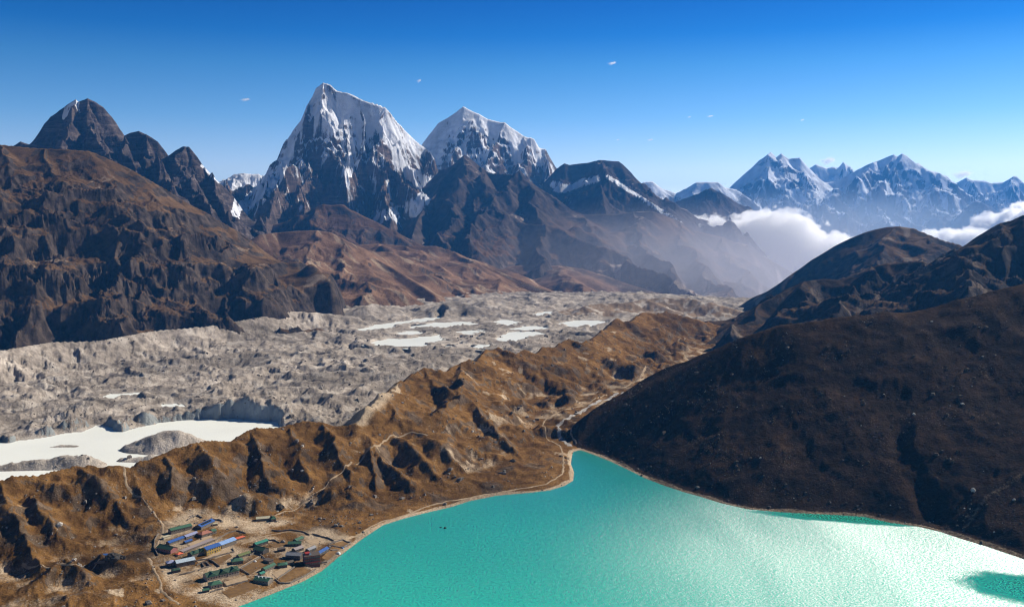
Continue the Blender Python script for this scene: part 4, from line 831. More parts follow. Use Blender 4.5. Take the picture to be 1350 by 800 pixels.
# ================================================================== small builder
class MB:
    def __init__(s): s.v = []; s.f = []
    def box(s, x0, x1, y0, y1, z0, z1):
        b = len(s.v); s.v += [(x, y, z) for z in (z0, z1) for y in (y0, y1) for x in (x0, x1)]
        s.f += [tuple(b + i for i in q) for q in ((0, 2, 3, 1), (4, 5, 7, 6), (0, 1, 5, 4), (2, 6, 7, 3), (0, 4, 6, 2), (1, 3, 7, 5))]
    def poly(s, vs, fs):
        b = len(s.v); s.v += list(vs); s.f += [tuple(b + i for i in q) for q in fs]
    def build(s, name, mat, parent=None): return simple_mesh(name, s.v, s.f, mat, parent)
mats = {}
def rmat(key, col, rough=0.55, var=0.18, scale=0.9):
    if key not in mats: mats[key] = flat_mat(key, col, rough, var, scale, 0.35)
    return mats[key]
ROOF = {
 'green': rmat('green_sheet_roof', (0.05, 0.125, 0.075)), 'dkgreen': rmat('dark_green_sheet_roof', (0.035, 0.075, 0.045)), 'teal': rmat('teal_sheet_roof', (0.03, 0.20, 0.14)),
 'olive': rmat('olive_sheet_roof', (0.13, 0.15, 0.05)), 'blue': rmat('blue_sheet_roof', (0.025, 0.09, 0.30)), 'lblue': rmat('pale_blue_sheet_roof', (0.22, 0.35, 0.60)),
 'lilac': rmat('lilac_grey_sheet_roof', (0.26, 0.28, 0.42)), 'grey': rmat('grey_sheet_roof', (0.26, 0.26, 0.27)), 'mauve': rmat('mauve_grey_roof', (0.30, 0.25, 0.24)),
 'red': rmat('faded_red_roof', (0.36, 0.15, 0.10)), 'cream': rmat('cream_sheet_roof', (0.55, 0.50, 0.34)), 'pale': rmat('pale_blue_white_roof', (0.42, 0.50, 0.56)), 'brown': rmat('brown_slab_roof', (0.11, 0.085, 0.06)), 'orange': rmat('orange_tarpaulin', (0.72, 0.16, 0.07)), 'white': rmat('white_panel', (0.75, 0.75, 0.72))}
WALL = {'stone': rmat('grey_brown_stone_wall', (0.17, 0.14, 0.11), 0.9, 0.35, 1.5), 'yellow': rmat('ochre_painted_wall', (0.42, 0.28, 0.06), 0.9, 0.15), 'pink': rmat('dusty_pink_wall', (0.34, 0.14, 0.12), 0.9, 0.15), 'dark': rmat('dark_stone_wall', (0.07, 0.06, 0.05), 0.9, 0.3, 1.5), 'redbrown': rmat('dark_red_brown_wall', (0.12, 0.045, 0.03), 0.85, 0.2), 'beige': rmat('beige_plaster_wall', (0.38, 0.30, 0.22), 0.9, 0.15), 'cream': rmat('cream_plaster_wall', (0.55, 0.48, 0.33), 0.9, 0.1)}
M_glass = rmat('dark_window_glass', (0.02, 0.025, 0.03), 0.15); M_frame = rmat('painted_window_frame', (0.5, 0.42, 0.3), 0.6); M_redtrim = rmat('red_painted_trim', (0.35, 0.04, 0.025), 0.6); M_door = rmat('dark_wooden_door', (0.09, 0.05, 0.03), 0.7)
_wm = MB(); _wm.box(-0.55, 0.55, -0.05, 0.05, -0.55, 0.55)
_wf = MB(); _wf.box(-0.7, 0.7, -0.03, 0.03, -0.7, 0.7)
win_me = None
def window(parent, x, y, z, rz, s=1.0):
    global win_me
    if win_me is None:
        a = bpy.data.meshes.new('window'); a.from_pydata(_wf.v, [], _wf.f); a.materials.append(M_frame)
        b = bpy.data.meshes.new('pane'); b.from_pydata(_wm.v, [], _wm.f); b.materials.append(M_glass); win_me = (a, b)
    w_ = bpy.data.objects.new('window', win_me[0]); link(w_, parent); w_.location = (x, y, z); w_.rotation_euler = (0, 0, rz); w_.scale = (s, 1, s)
    p = bpy.data.objects.new('pane', win_me[1]); link(p, w_); p.location = (0, 0, 0.0)
    return w_
VBUILD = []
def building(label, p0, p1, W, H, roof='green', wall='stone', kind='gable', rise=None, wins=0, doors=0, dormers=0, extra=None, name='house', cat='house', ov=0.4, basement=2.0, side=1, storeys=1, group='houses of the lakeside village'):
    """p0, p1: ends of the roof ridge as seen; the building is placed on the ground below them"""
    a = land(*p0, 6, hM, H); b = land(*p1, 6, hM, H)
    cx, cy = (a[0] + b[0]) / 2, (a[1] + b[1]) / 2
    L = math.hypot(b[0] - a[0], b[1] - a[1]); rz = math.atan2(b[1] - a[1], b[0] - a[0])
    hh = [float(hM(cx + math.cos(rz) * sx * L / 2 - math.sin(rz) * sy * W / 2, cy + math.sin(rz) * sx * L / 2 + math.cos(rz) * sy * W / 2)) for sx in (-1, 0, 1) for sy in (-1, 1)]
    gz = sum(hh) / len(hh)
    root = bpy.data.objects.new(name, None); link(root); root.location = (cx, cy, gz); root.rotation_euler = (0, 0, rz)
    tag(root, label, cat, group); VBUILD.append((cx, cy, max(L, W) / 2 + 1.0))
    rise = (0.24 * W if kind in ('gable', 'hip') else 0.4) if rise is None else rise
    eave = H - rise if kind != 'flat' else H - 0.25
    m = MB(); m.box(-L / 2, L / 2, -W / 2, W / 2, -basement, eave)
    if kind == 'gable':
        for sx in (-1, 1):
            x = sx * L / 2; x2 = x - sx * 0.3
            m.poly([(x, -W / 2, eave), (x, W / 2, eave), (x, 0, eave + rise), (x2, -W / 2, eave), (x2, W / 2, eave), (x2, 0, eave + rise)], [(0, 1, 2), (3, 5, 4), (0, 2, 5, 3), (1, 4, 5, 2)])
    m.build('wall', WALL[wall], root)
    t = 0.18; e = ov; z = eave; k = rise / (W / 2)
    r = MB()
    if kind == 'gable':
        pr = [(-W / 2 - e, z - k * e), (0, z + rise), (W / 2 + e, z - k * e), (W / 2 + e, z - k * e + t), (0, z + rise + t), (-W / 2 - e, z - k * e + t)]
        x0, x1 = -L / 2 - e, L / 2 + e
        vs = [(x0, y, zz + 0.02) for y, zz in pr] + [(x1, y, zz + 0.02) for y, zz in pr]
        r.poly(vs, [(0, 1, 4, 5), (1, 2, 3, 4), (6, 11, 10, 7), (7, 10, 9, 8), (0, 6, 7, 1), (1, 7, 8, 2), (5, 4, 10, 11), (4, 3, 9, 10), (0, 5, 11, 6), (2, 8, 9, 3)])
    elif kind == 'hip':
        hx = L / 2 - W / 2 * 0.9
        r.box(-L / 2 - e, L / 2 + e, -W / 2 - e, W / 2 + e, z, z + 0.15)
        r.poly([(-L / 2 - e, -W / 2 - e, z + 0.152), (L / 2 + e, -W / 2 - e, z + 0.152), (L / 2 + e, W / 2 + e, z + 0.152), (-L / 2 - e, W / 2 + e, z + 0.152), (-hx, 0, z + rise), (hx, 0, z + rise)], [(0, 1, 5, 4), (1, 2, 5), (2, 3, 4, 5), (3, 0, 4)])
    elif kind == 'shed':
        r.poly([(-L / 2 - e, -W / 2 - e, z + 0.05), (L / 2 + e, -W / 2 - e, z + 0.05), (L / 2 + e, W / 2 + e, z + rise), (-L / 2 - e, W / 2 + e, z + rise)] + [(-L / 2 - e, -W / 2 - e, z + 0.25), (L / 2 + e, -W / 2 - e, z + 0.25), (L / 2 + e, W / 2 + e, z + rise + 0.2), (-L / 2 - e, W / 2 + e, z + rise + 0.2)],
               [(0, 3, 2, 1), (4, 5, 6, 7), (0, 1, 5, 4), (1, 2, 6, 5), (2, 3, 7, 6), (3, 0, 4, 7)])
    else:
        r.box(-L / 2 - e, L / 2 + e, -W / 2 - e, W / 2 + e, z + 0.003, z + 0.25)
    rf = r.build('roof', ROOF[roof], root)
    if kind == 'gable' and L > 9:
        q = MB(); q.box(-L / 2 - e, L / 2 + e, -0.2, 0.2, z + rise + 0.14, z + rise + 0.3); q.build('ridge_cap', ROOF[roof], root)
    # dormers: cross gables facing the near side
    for i in range(dormers):
        x = -L / 2 + L * (i + 0.5) / dormers; dw = L / dormers * 0.46; dz = rise * 1.05
        d = MB(); y0 = -W / 2 - e - 0.1
        d.poly([(x - dw, y0, z + 0.1), (x + dw, y0, z + 0.1), (x, y0, z + dz + 0.5), (x, W * 0.15, z + dz + 0.5), (x - dw, W * 0.05, z + rise * 0.85), (x + dw, W * 0.05, z + rise * 0.85)], [(0, 1, 2), (0, 2, 3, 4), (1, 5, 3, 2), (0, 4, 5, 1), (3, 5, 4)])
        d.build('dormer', ROOF['green' if i % 2 == 0 else roof], root)
    for s_ in range(storeys):
        zz = eave * (s_ + 0.55) / storeys
        for i in range(wins):
            x = -L / 2 + L * (i + 0.5) / wins
            window(root, x, -W / 2 - 0.04, zz, 0, 1.0 if L / max(1, wins) > 2.2 else 0.8)
        for i in range(max(1, int(W / 4)) if wins else 0):
            y = -W / 2 + W * (i + 0.5) / max(1, int(W / 4)); window(root, -L / 2 - 0.04, y, zz, math.pi / 2, 0.9)
    for i in range(doors):
        d = MB(); d.box(L * (0.12 + 0.3 * i) - 0.5, L * (0.12 + 0.3 * i) + 0.5, -W / 2 - 0.09, -W / 2 - 0.002, 0, 2.0); d.build('door', M_door, root)
    if extra: extra(root, L, W, H, eave, rise)
    return root
def solar(root, L, W, H, eave, rise):
    m = MB(); m.poly([(-L * .38, -W * .36, eave + rise * .28 + .3), (L * .36, -W * .36, eave + rise * .28 + .3), (L * .36, -W * .08, eave + rise * .86 + .3), (-L * .38, -W * .08, eave + rise * .86 + .3), (-L * .38, -W * .36, eave + rise * .28 + .16), (L * .36, -W * .36, eave + rise * .28 + .16), (L * .36, -W * .08, eave + rise * .86 + .16), (-L * .38, -W * .08, eave + rise * .86 + .16)], [(0, 1, 2, 3), (4, 7, 6, 5), (0, 4, 5, 1), (1, 5, 6, 2), (2, 6, 7, 3), (3, 7, 4, 0)])
    m.build('sunroom_glazing', M_glass, root)
def chimney(px=0.2):
    def f(root, L, W, H, eave, rise):
        m = MB(); m.box(L * px, L * px + 0.7, -0.35, 0.35, eave, H + 0.8); m.build('chimney', WALL['stone'], root)
    return f
def panel(mat='white', x0=0.1, x1=0.45):
    def f(root, L, W, H, eave, rise):
        m = MB(); k = rise / (W / 2)
        y0, y1 = W * 0.05, W * 0.42
        m.poly([(L * x0, y0, H - k * y0 + .25), (L * x1, y0, H - k * y0 + .25), (L * x1, y1, H - k * y1 + .25), (L * x0, y1, H - k * y1 + .25), (L * x0, y0, H - k * y0 + .12), (L * x1, y0, H - k * y0 + .12), (L * x1, y1, H - k * y1 + .12), (L * x0, y1, H - k * y1 + .12)], [(0, 1, 2, 3), (4, 7, 6, 5), (0, 4, 5, 1), (1, 5, 6, 2), (2, 6, 7, 3), (3, 7, 4, 0)])
        m.build('roof_panel', ROOF[mat], root)
    return f
def trim(root, L, W, H, eave, rise):
    m = MB(); m.box(-L / 2 - .5, L / 2 + .5, -.3, .3, H + .12, H + .34); m.build('white_ridge', ROOF['white'], root)
    for x in (-.25, 0, .25):
        c = MB(); c.box(L * x - .3, L * x + .3, -W * .22, -W * .14, eave + rise * .6, H + .5); c.build('vent_pipe', ROOF['white'], root)
def redlodge(root, L, W, H, eave, rise):
    for z in (2.9, 6.1, 9.0):
        m = MB(); m.box(-L / 2 - .22, L / 2 + .22, -W / 2 - .22, W / 2 + .22, z, z + .45); m.build('red_band', M_redtrim, root)
    m = MB(); m.box(-L / 2 + .5, L / 2 - .5, -W / 2 - 1.3, -W / 2 - .23, 3.2, 3.4); m.box(-L / 2 + .5, L / 2 - .5, -W / 2 - 1.35, -W / 2 - 1.25, 3.4, 4.3); m.build('balcony', M_redtrim, root)
    m = MB(); m.box(-L * .42, -L * .1, -W * .2, W * .3, H + .05, H + 1.6); m.build('roof_hut', M_redtrim, root)
    m = MB(); m.poly([(-L * .2, -W * .3, H + .1), (-L * .02, -W * .3, H + .1), (-L * .12, -W * .25, H + 2.6), (-L * .2, -W * .12, H + .1)], [(0, 1, 2), (0, 2, 3), (1, 3, 2), (0, 3, 1)]); m.build('white_sheet', ROOF['white'], root)

B = building
B('long low house with a faded green roof, farthest up the left side of the village', (223.6, 697.5), (251, 688), 6.5, 4.6, 'green', 'stone', 'gable', wins=10, doors=1)
B('blue roofed house with a dark glazed strip, top row of the village', (261, 690.5), (279, 683.8), 8, 4.8, 'blue', 'stone', 'gable', wins=5, extra=solar)
B('small pale shed beside the left end of the long green roof', (214.5, 707.5), (223, 705), 3.4, 2.4, 'cream', 'cream', 'flat', name='shed', cat='shed', wins=0)
B('long bright blue roof in the second row from the top', (221, 713.4), (240.6, 706.2), 5, 3.8, 'blue', 'stone', 'gable', wins=7, doors=1)
B('lilac blue roof joined to the right end of the long bright blue one', (243, 705.2), (258.5, 700), 5.5, 3.8, 'lilac', 'stone', 'gable', wins=4)
B('broad lodge with a faded pinkish red roof', (262.5, 701), (276.5, 697.2), 9, 5.2, 'red', 'stone', 'hip', wins=5, doors=1, extra=chimney(.1))
B('small house with a green roof against the right end of the pinkish red roof', (278, 697.6), (283, 696.2), 6, 4.6, 'green', 'stone', 'gable', wins=1)
B('very small blue roofed shed in the yard below the long blue roof', (243, 713), (252, 709.8), 3.6, 2.8, 'blue', 'dark', 'gable', name='shed', cat='shed')
B('dark green roofed lodge with a dusty pink end wall at the left corner', (210.6, 716), (229.5, 721), 9, 5.4, 'dkgreen', 'pink', 'gable', wins=6, extra=panel('lilac', -.45, -.1))
B('orange tarpaulin shelter next to the pink end wall', (232.5, 728.5), (239.5, 726.5), 5.5, 2.6, 'orange', 'beige', 'hip', name='tarpaulin_shelter', cat='shelter')
B('long narrow pale grey roof in the middle of the yard', (239, 725.6), (280.5, 709.6), 4.2, 2.8, 'mauve', 'stone', 'shed', rise=.7, wins=11)
B('green gabled house left of the yellow lodge', (250, 727.6), (267, 722), 7, 5.4, 'dkgreen', 'stone', 'gable', wins=4, dormers=2)
B('yellow walled lodge with a blue and green roof', (269, 721), (287.5, 715), 8, 7.4, 'blue', 'yellow', 'gable', wins=6, storeys=2, doors=1, extra=panel('green', -.4, .45))
B('pale blue roofed lodge right of the yellow lodge', (288.5, 714.5), (308, 707.8), 8, 6, 'lblue', 'stone', 'gable', wins=6, extra=panel('green', .3, .48))
B('flat orange red roofed shelter at the end of the pale blue roof', (311, 709.2), (321.5, 706.2), 4.2, 2.2, 'orange', 'stone', 'flat', name='tarpaulin_shelter', cat='shelter')
B('blue and white roofed lodge in the lower left row', (231.2, 738), (255.4, 733.4), 8, 6.2, 'pale', 'stone', 'gable', wins=8, storeys=1, doors=1, extra=panel('blue', .05, .3))
B('square dark annex on the left of the blue and white lodge', (219.5, 739), (229.3, 737.2), 7, 5.4, 'lilac', 'dark', 'hip', wins=2)
B('small dark green hut below the blue and white lodge', (226.5, 749.5), (237, 747.6), 5, 3.6, 'dkgreen', 'dark', 'hip', name='shed', cat='hut', extra=panel('cream', .1, .45))
B('big green roofed lodge with a row of pointed gables', (270.2, 755), (312.3, 745.6), 10, 6.6, 'dkgreen', 'beige', 'gable', wins=12, dormers=3, doors=1, rise=2.8)
B('square green hipped lodge with a white roof patch below the gabled one', (276, 766.5), (291, 763.6), 9, 5.4, 'green', 'beige', 'hip', wins=4, doors=1, extra=panel('white', .1, .5))
B('small green hut nearest the lake corner of the village', (267, 775.8), (275.3, 774.6), 4, 3, 'green', 'dark', 'gable', name='shed', cat='hut')
B('green roofed house in the middle field', (305, 736), (319.6, 734.4), 8, 4.6, 'green', 'stone', 'hip', wins=4, extra=panel('white', -.05, .05))
B('long olive green roof behind the house in the middle field', (313.5, 730.6), (328.3, 726), 5, 3.2, 'olive', 'stone', 'gable', wins=4)
B('teal roofed long house in the centre of the village', (335.5, 715), (351.5, 710.2), 5, 4, 'teal', 'dark', 'gable', wins=3)
B('dark olive roofed house in front of the teal one', (337.5, 718.6), (350.5, 721.8), 9, 5.6, 'dkgreen', 'dark', 'gable', wins=4, extra=panel('brown', -.45, .4))
B('narrow green roofed house with white vents, right of the centre field', (346.8, 748), (361, 741.2), 5.2, 4, 'green', 'stone', 'gable', wins=5, extra=chimney(.1))
B('tiny teal roofed link between two green houses near the lake', (342, 754.4), (347.5, 752.2), 4, 3, 'teal', 'stone', 'gable', name='shed', cat='shed')
B('green roofed house with white ridge and vents near the shore', (337.4, 757.8), (356.4, 762.2), 8.6, 5, 'green', 'stone', 'gable', wins=5, extra=trim)
B('pale green roofed house above the brown field by the lake', (366, 741.2), (378.4, 740.6), 7, 4.2, 'green', 'dark', 'hip', wins=3)
B('long grey roofed wing left of the red lodge', (378.5, 726.4), (397.5, 728.6), 8, 6, 'grey', 'dark', 'gable', wins=6)
B('tall dark red lodge with three storeys beside the lake', (400.5, 729.2), (420.5, 730.8), 11, 10, 'brown', 'redbrown', 'flat', wins=7, storeys=3, extra=redlodge, ov=.6)
B('bright blue roof right of the red lodge', (417.5, 727.6), (430.8, 720), 5, 3.8, 'blue', 'dark', 'gable', wins=3, extra=chimney(.3))
B('grey roofed shed between the red lodge and the blue roof', (405, 722.8), (414.4, 718.8), 5, 4, 'grey', 'dark', 'gable', wins=2)
B('mauve roofed shed above the long grey wing', (387, 722), (397.5, 718.6), 6, 4, 'mauve', 'dark', 'gable', wins=2)
B('green and cream roofed house at the upper right of the village', (380, 713.2), (397, 713.4), 6, 4, 'green', 'dark', 'gable', wins=4)
B('smaller green roofed house behind the green and cream one', (388.6, 710.2), (398, 706.2), 5.4, 3.8, 'green', 'stone', 'gable', wins=2, extra=panel('white', .2, .48))
B('small dark shed in the stony yard left of the mauve roof', (366.5, 722.8), (375.5, 721.6), 4.5, 2.8, 'brown', 'dark', 'shed', name='shed', cat='shed')
B('lone house with a cream and green roof above the village', (337.8, 680.8), (355.5, 680.2), 6, 4, 'cream', 'stone', 'gable', wins=5)
B('green hip roofed end house joined to the lone cream roofed one', (356.5, 680.2), (362.6, 679.6), 8.5, 5, 'green', 'stone', 'hip', wins=1, extra=panel('cream', .2, .5))
B('brown stone shed with a slab roof at the foot of the grey wing', (377.5, 739.4), (386, 737.6), 5, 3.2, 'brown', 'stone', 'gable', name='shed', cat='shed')
B('small blue roofed hut leaning on the dark outcrop left of the village', (135.5, 731.2), (141.2, 730.6), 3.4, 2.4, 'blue', 'stone', 'shed', name='shed', cat='hut', group=None)
B('low brown stone building with an open yard in the centre', (350, 735.4), (357.5, 738.4), 5.5, 2.6, 'brown', 'stone', 'flat', name='shed', cat='shed')
B('small cream shed beside the blue roof of the top row', (281.5, 689.8), (286.5, 689.2), 3, 2.2, 'cream', 'stone', 'flat', name='shed', cat='shed')

# tents and tarps by the lake
def tent(label, px, py, r, h, mat, name='tent', cat='tent'):
    x, y, z = land(px, py, 5)
    root = bpy.data.objects.new(name, None); link(root); root.location = (x, y, z); tag(root, label, cat, 'tents and sheets near the shore')
    m = MB(); n = 7
    ring = [(r * math.cos(6.283 * i / n), r * 0.8 * math.sin(6.283 * i / n), -0.3) for i in range(n)]; mid = [(r * .75 * math.cos(6.283 * i / n), r * .6 * math.sin(6.283 * i / n), h * .65) for i in range(n)]
    m.poly(ring + mid + [(0, 0, h)], [(i, (i + 1) % n, n + (i + 1) % n, n + i) for i in range(n)] + [(n + i, n + (i + 1) % n, 2 * n) for i in range(n)]); m.build('canopy', mat, root)
    d = MB(); d.poly([(-.35 * r, -.82 * r, -.1), (.3 * r, -.82 * r, -.1), (0, -.66 * r, h * .6), (0, -.5 * r, h * .3)], [(0, 1, 2), (0, 2, 3), (1, 3, 2), (0, 3, 1)]); d.build('entrance_flap', ROOF['mauve'], root)
tent('white dome tent on the shore terrace right of the red lodge', 446, 729.6, 2.6, 2.4, ROOF['white'])
tent('blue sheet covered pile at the lower corner of the walled field', 451.6, 722.4, 1.5, 1.2, ROOF['lblue'], 'covered_pile', 'pile')
tent('blue sheet covered pile on the upper side of the walled field corner', 455.3, 719.8, 1.4, 1.2, ROOF['blue'], 'covered_pile', 'pile')
tent('small white tent in the centre field', 336.2, 740.2, 1.8, 1.6, ROOF['white'])

# small walled fields, a sheet a few centimetres above the ground
M_fieldb = flat_mat('mown_brown_field', (0.17, 0.095, 0.035), 0.95, 0.25, 0.25); M_fieldp = flat_mat('bare_dusty_yard', (0.40, 0.29, 0.18), 0.95, 0.15, 0.3)
def field(label, q, mat):
    c = [land(px, py, 6)[:2] for px, py in q]; V = []; n = 9
    for j in range(n):
        for i in range(n):
            u, v = i / (n - 1), j / (n - 1)
            x = (c[0][0] * (1 - u) + c[1][0] * u) * (1 - v) + (c[3][0] * (1 - u) + c[2][0] * u) * v
            y = (c[0][1] * (1 - u) + c[1][1] * u) * (1 - v) + (c[3][1] * (1 - u) + c[2][1] * u) * v
            V.append((x, y, float(hM(x, y)) + 0.22))
    o = simple_mesh('field', V, [(j * n + i, j * n + i + 1, (j + 1) * n + i + 1, (j + 1) * n + i) for j in range(n - 1) for i in range(n - 1)], mat, smooth=True); tag(o, label, kind='structure')
field('brown centre field of the village', [(317, 750), (343, 735), (356, 741), (330, 757)], M_fieldb)
field('brown walled field beside the lake', [(367, 763), (390, 748), (413, 752), (372, 768.5)], M_fieldb)
field('pale terrace right of the hipped lodge', [(295, 767), (324, 758.5), (327, 765), (299.5, 772.5)], M_fieldp)
field('pale strip above the centre field', [(314, 748.4), (341, 732.5), (345, 734.5), (316.5, 750)], M_fieldp)
field('brown field between the long wall and the gabled lodge', [(279, 738.5), (303, 729.5), (306, 733.5), (289, 744)], M_fieldb)
field('brown field below the pale terrace', [(292, 780), (328, 767), (342, 773.5), (303, 789)], M_fieldb)
field('brown field right of the red lodge', [(424, 735), (436, 722.5), (447, 725), (433, 738)], M_fieldb)
field('walled field right of the blue roof', [(436, 718.5), (452, 713), (461, 715.7), (453, 720.5)], M_fieldb)
field('pale field between the pale green roof and the shore house', [(359, 756), (377, 744.5), (388, 747), (365, 762)], M_fieldp)
field('pale yard below the yellow lodge', [(258, 739), (303, 723), (305.5, 725.5), (262, 741.5)], M_fieldp)
field('pale yard between the blue roofs', [(247, 717), (276, 705), (281, 707.5), (252, 720)], M_fieldp)
field('brown field left of the mauve roof', [(352, 716), (376, 709), (382, 717), (362, 722)], M_fieldb)
field('pale field above the grey sheds', [(402, 712), (424, 709), (428, 716), (410, 718)], M_fieldp)

# field walls
def dry_wall(label, pts, w_=0.9, h_=1.35, z0=6, mat=None):
    P3 = [land(px, py, z0) for px, py in pts]
    pt = np.array([(p[0], p[1]) for p in P3]); s = np.r_[0, np.cumsum(np.hypot(*(pt[1:] - pt[:-1]).T))]
    n = max(3, int(s[-1] / 1.6)); u = np.unique(np.r_[np.linspace(0, s[-1], n), s])
    x = np.interp(u, s, pt[:, 0]); y = np.interp(u, s, pt[:, 1]); n = len(u)
    x = x + 0.22 * fbm(u / 4, u * 0 + 2.2, 2, 8); y = y + 0.22 * fbm(u / 4, u * 0 + 7.2, 2, 9)
    dx = np.gradient(x); dy = np.gradient(y); L = np.hypot(dx, dy) + 1e-6
    top = h_ * (1 + 0.35 * fbm(u / 3, u * 0 + 4.4, 2, 10))
    V = []
    for k, tt in ((-0.5, 0), (-0.36, 1), (0.36, 1), (0.5, 0)):
        X_ = x - dy / L * w_ * k; Y_ = y + dx / L * w_ * k
        V.append(np.stack([X_, Y_, hM(X_, Y_) + np.where(tt, top, -0.6)], -1))
    V = np.stack(V, 1).reshape(-1, 3)
    f = [(i * 4 + j, i * 4 + j + 1, i * 4 + j + 5, i * 4 + j + 4) for i in range(n - 1) for j in range(3)] + [(0, 3, 2, 1), (4 * n - 4, 4 * n - 3, 4 * n - 2, 4 * n - 1)]
    o = simple_mesh('stone_wall', V.tolist(), f, mat or WALL['stone']); tag(o, label, 'wall', 'dry stone walls of the village fields'); return o
for lb, pts in [
 ('stone wall between the pale green roof and the brown lakeside field', [(365.6, 763.5), (377, 755.5), (389, 747)]),
 ('stone wall enclosing the brown lakeside field on its lake side', [(362, 764), (369.4, 769.3), (382, 769), (400, 760.5), (415.3, 751.5)]),
 ('wall enclosing the field right of the blue roof', [(433, 717.6), (452, 712), (462.7, 715.2), (454, 721.3), (434, 720.2)]),
 ('short wall below the enclosure by the blue roof', [(432, 724), (438, 726), (446, 725)]),
 ('long wall along the upper edge of the centre field', [(314.7, 751), (329, 742.6), (343.8, 734)]),
 ('wall down the left edge of the centre field', [(315.6, 749.7), (322, 753.4), (328.8, 757.4)]),
 ('wall round the pale terrace right of the hipped lodge', [(294, 767.5), (298.8, 773), (312, 769.8), (326.9, 765.6)]),
 ('low wall right of the smallest green hut', [(277, 781), (286, 778), (294, 776)]),
 ('long terrace wall below the yellow lodge', [(254.7, 740.5), (275, 737), (292, 731.6), (309, 727.6), (306, 722.5)]),
 ('wall slanting between the long terrace wall and the gabled lodge', [(275.3, 737.6), (283, 742), (289.4, 747)]),
 ('wall above the blue roof with the glazed strip, highest in the village', [(247, 685.6), (253, 682), (260, 679.4), (266.6, 682.8)]),
 ('dark wall curving over the upper right fields', [(358, 699), (366, 700.4), (383.5, 698.9), (399, 701), (408, 705.2)]),
 ('dark wall at the far right end of the upper fields', [(412, 704), (424, 707.4), (433, 709.5), (440, 713)]),
 ('short curved wall right of the top blue roof', [(281, 685), (288, 685.4), (294, 687.4)]),
 ('wall in front of the dark green hut', [(236.5, 758), (247, 756), (256.6, 753)]),
 ('wall down the slope side of the left village edge', [(209, 704), (204, 712), (203, 722), (208, 732)]),
 ('wall along the yard of the long grey roof', [(283, 713), (300, 703), (312, 699.5), (324, 703)]),
 ('wall between the centre field and the pale terrace', [(331, 726.6), (342, 731), (350, 737)]),
 ('wall behind the teal roof', [(352, 712), (362, 712.5), (369, 716)]),
 ('wall from the olive roof to the dark olive roofed house', [(329, 732), (338, 728), (345, 731)]),
 ('upper wall of the small ruined pens left of the gabled lodge', [(259, 745), (266, 742.6), (274, 741)]),
 ('lower wall of the small ruined pens left of the gabled lodge', [(261, 752), (270, 748.6), (279, 746)]),
 ('cross wall of the small ruined pens', [(266, 742.6), (270, 748.6)]),
 ('second cross wall of the small ruined pens', [(272, 741.6), (277, 746.6)]),
 ('low wall left of the hut at the outcrop', [(124, 743.6), (131, 742.4), (138, 740.8)]),
 ('wall running down to the shore from the red lodge', [(424, 742), (431, 741.6), (436, 738)]),
]: dry_wall(lb, pts)

# ================================================================== boulders
def rock_arrays(rng, pts, sizes, flat=0.75):
    """many irregular stones: jittered 8-corner blocks with a cap, returns vertices and faces"""
    base = np.array([(-1, -1, -1), (1, -1, -1), (1, 1, -1), (-1, 1, -1), (-.8, -.8, .6), (.8, -.75, .6), (.75, .8, .6), (-.8, .75, .6), (0, 0, 1.05)], float)
    n = len(pts); V = base[None] + rng.uniform(-.33, .33, (n, 9, 3))
    a = rng.uniform(0, 6.283, n); c, s = np.cos(a)[:, None], np.sin(a)[:, None]
    V = V * (np.array(sizes)[:, None, None] * rng.uniform(0.7, 1.25, (n, 1, 3)) * np.array([1, 1, flat]))
    V = np.stack([V[..., 0] * c - V[..., 1] * s, V[..., 0] * s + V[..., 1] * c, V[..., 2]], -1) + np.array(pts)[:, None, :]
    fb = np.array([(0, 1, 5), (0, 5, 4), (1, 2, 6), (1, 6, 5), (2, 3, 7), (2, 7, 6), (3, 0, 4), (3, 4, 7), (4, 5, 8), (5, 6, 8), (6, 7, 8), (7, 4, 8)])
    Fc = (fb[None] + 9 * np.arange(n)[:, None, None]).reshape(-1, 3)
    return V.reshape(-1, 3), Fc
M_rock = flat_mat('lichen_grey_boulder', (0.19, 0.165, 0.14), 0.9, 0.55, 0.35)
M_rockp = flat_mat('pale_boulder', (0.5, 0.46, 0.40), 0.9, 0.2, 0.5)
M_rockd = flat_mat('dark_boulder', (0.045, 0.04, 0.034), 0.9, 0.4, 0.5)
rng = np.random.RandomState(11)
def scatter(fan, Zf, okf, n, smin, smax, seed, name, label, mat, power=2.6, embed=0.25):
    r_ = np.random.RandomState(seed)
    t = r_.uniform(fan.t[0], fan.t[-1], n * 8); y = np.sqrt(r_.uniform(fan.y[0] ** 2, fan.y[-1] ** 2, n * 8)); x = t * y
    m = okf(x, y, r_); x = x[m][:n]; y = y[m][:n]
    s = smin * (1 - r_.uniform(0, 1, len(x)) ** 1.0 * (1 - (smin / smax) ** power)) ** (-1 / power)
    z = fan.sample(Zf, x, y) + s * embed
    V, Fc = rock_arrays(r_, np.stack([x, y, z], -1), s)
    me = bpy.data.meshes.new(name); me.from_pydata(V.tolist(), [], Fc.tolist()); me.materials.append(mat)
    o = bpy.data.objects.new(name, me); link(o); tag(o, label, None, None, 'stuff'); return o
vb = np.array(VBUILD)
def clear(x, y):
    m = np.ones(len(x), bool)
    for bx_, by_, br in vb: m &= (x - bx_) ** 2 + (y - by_) ** 2 > br * br
    return m
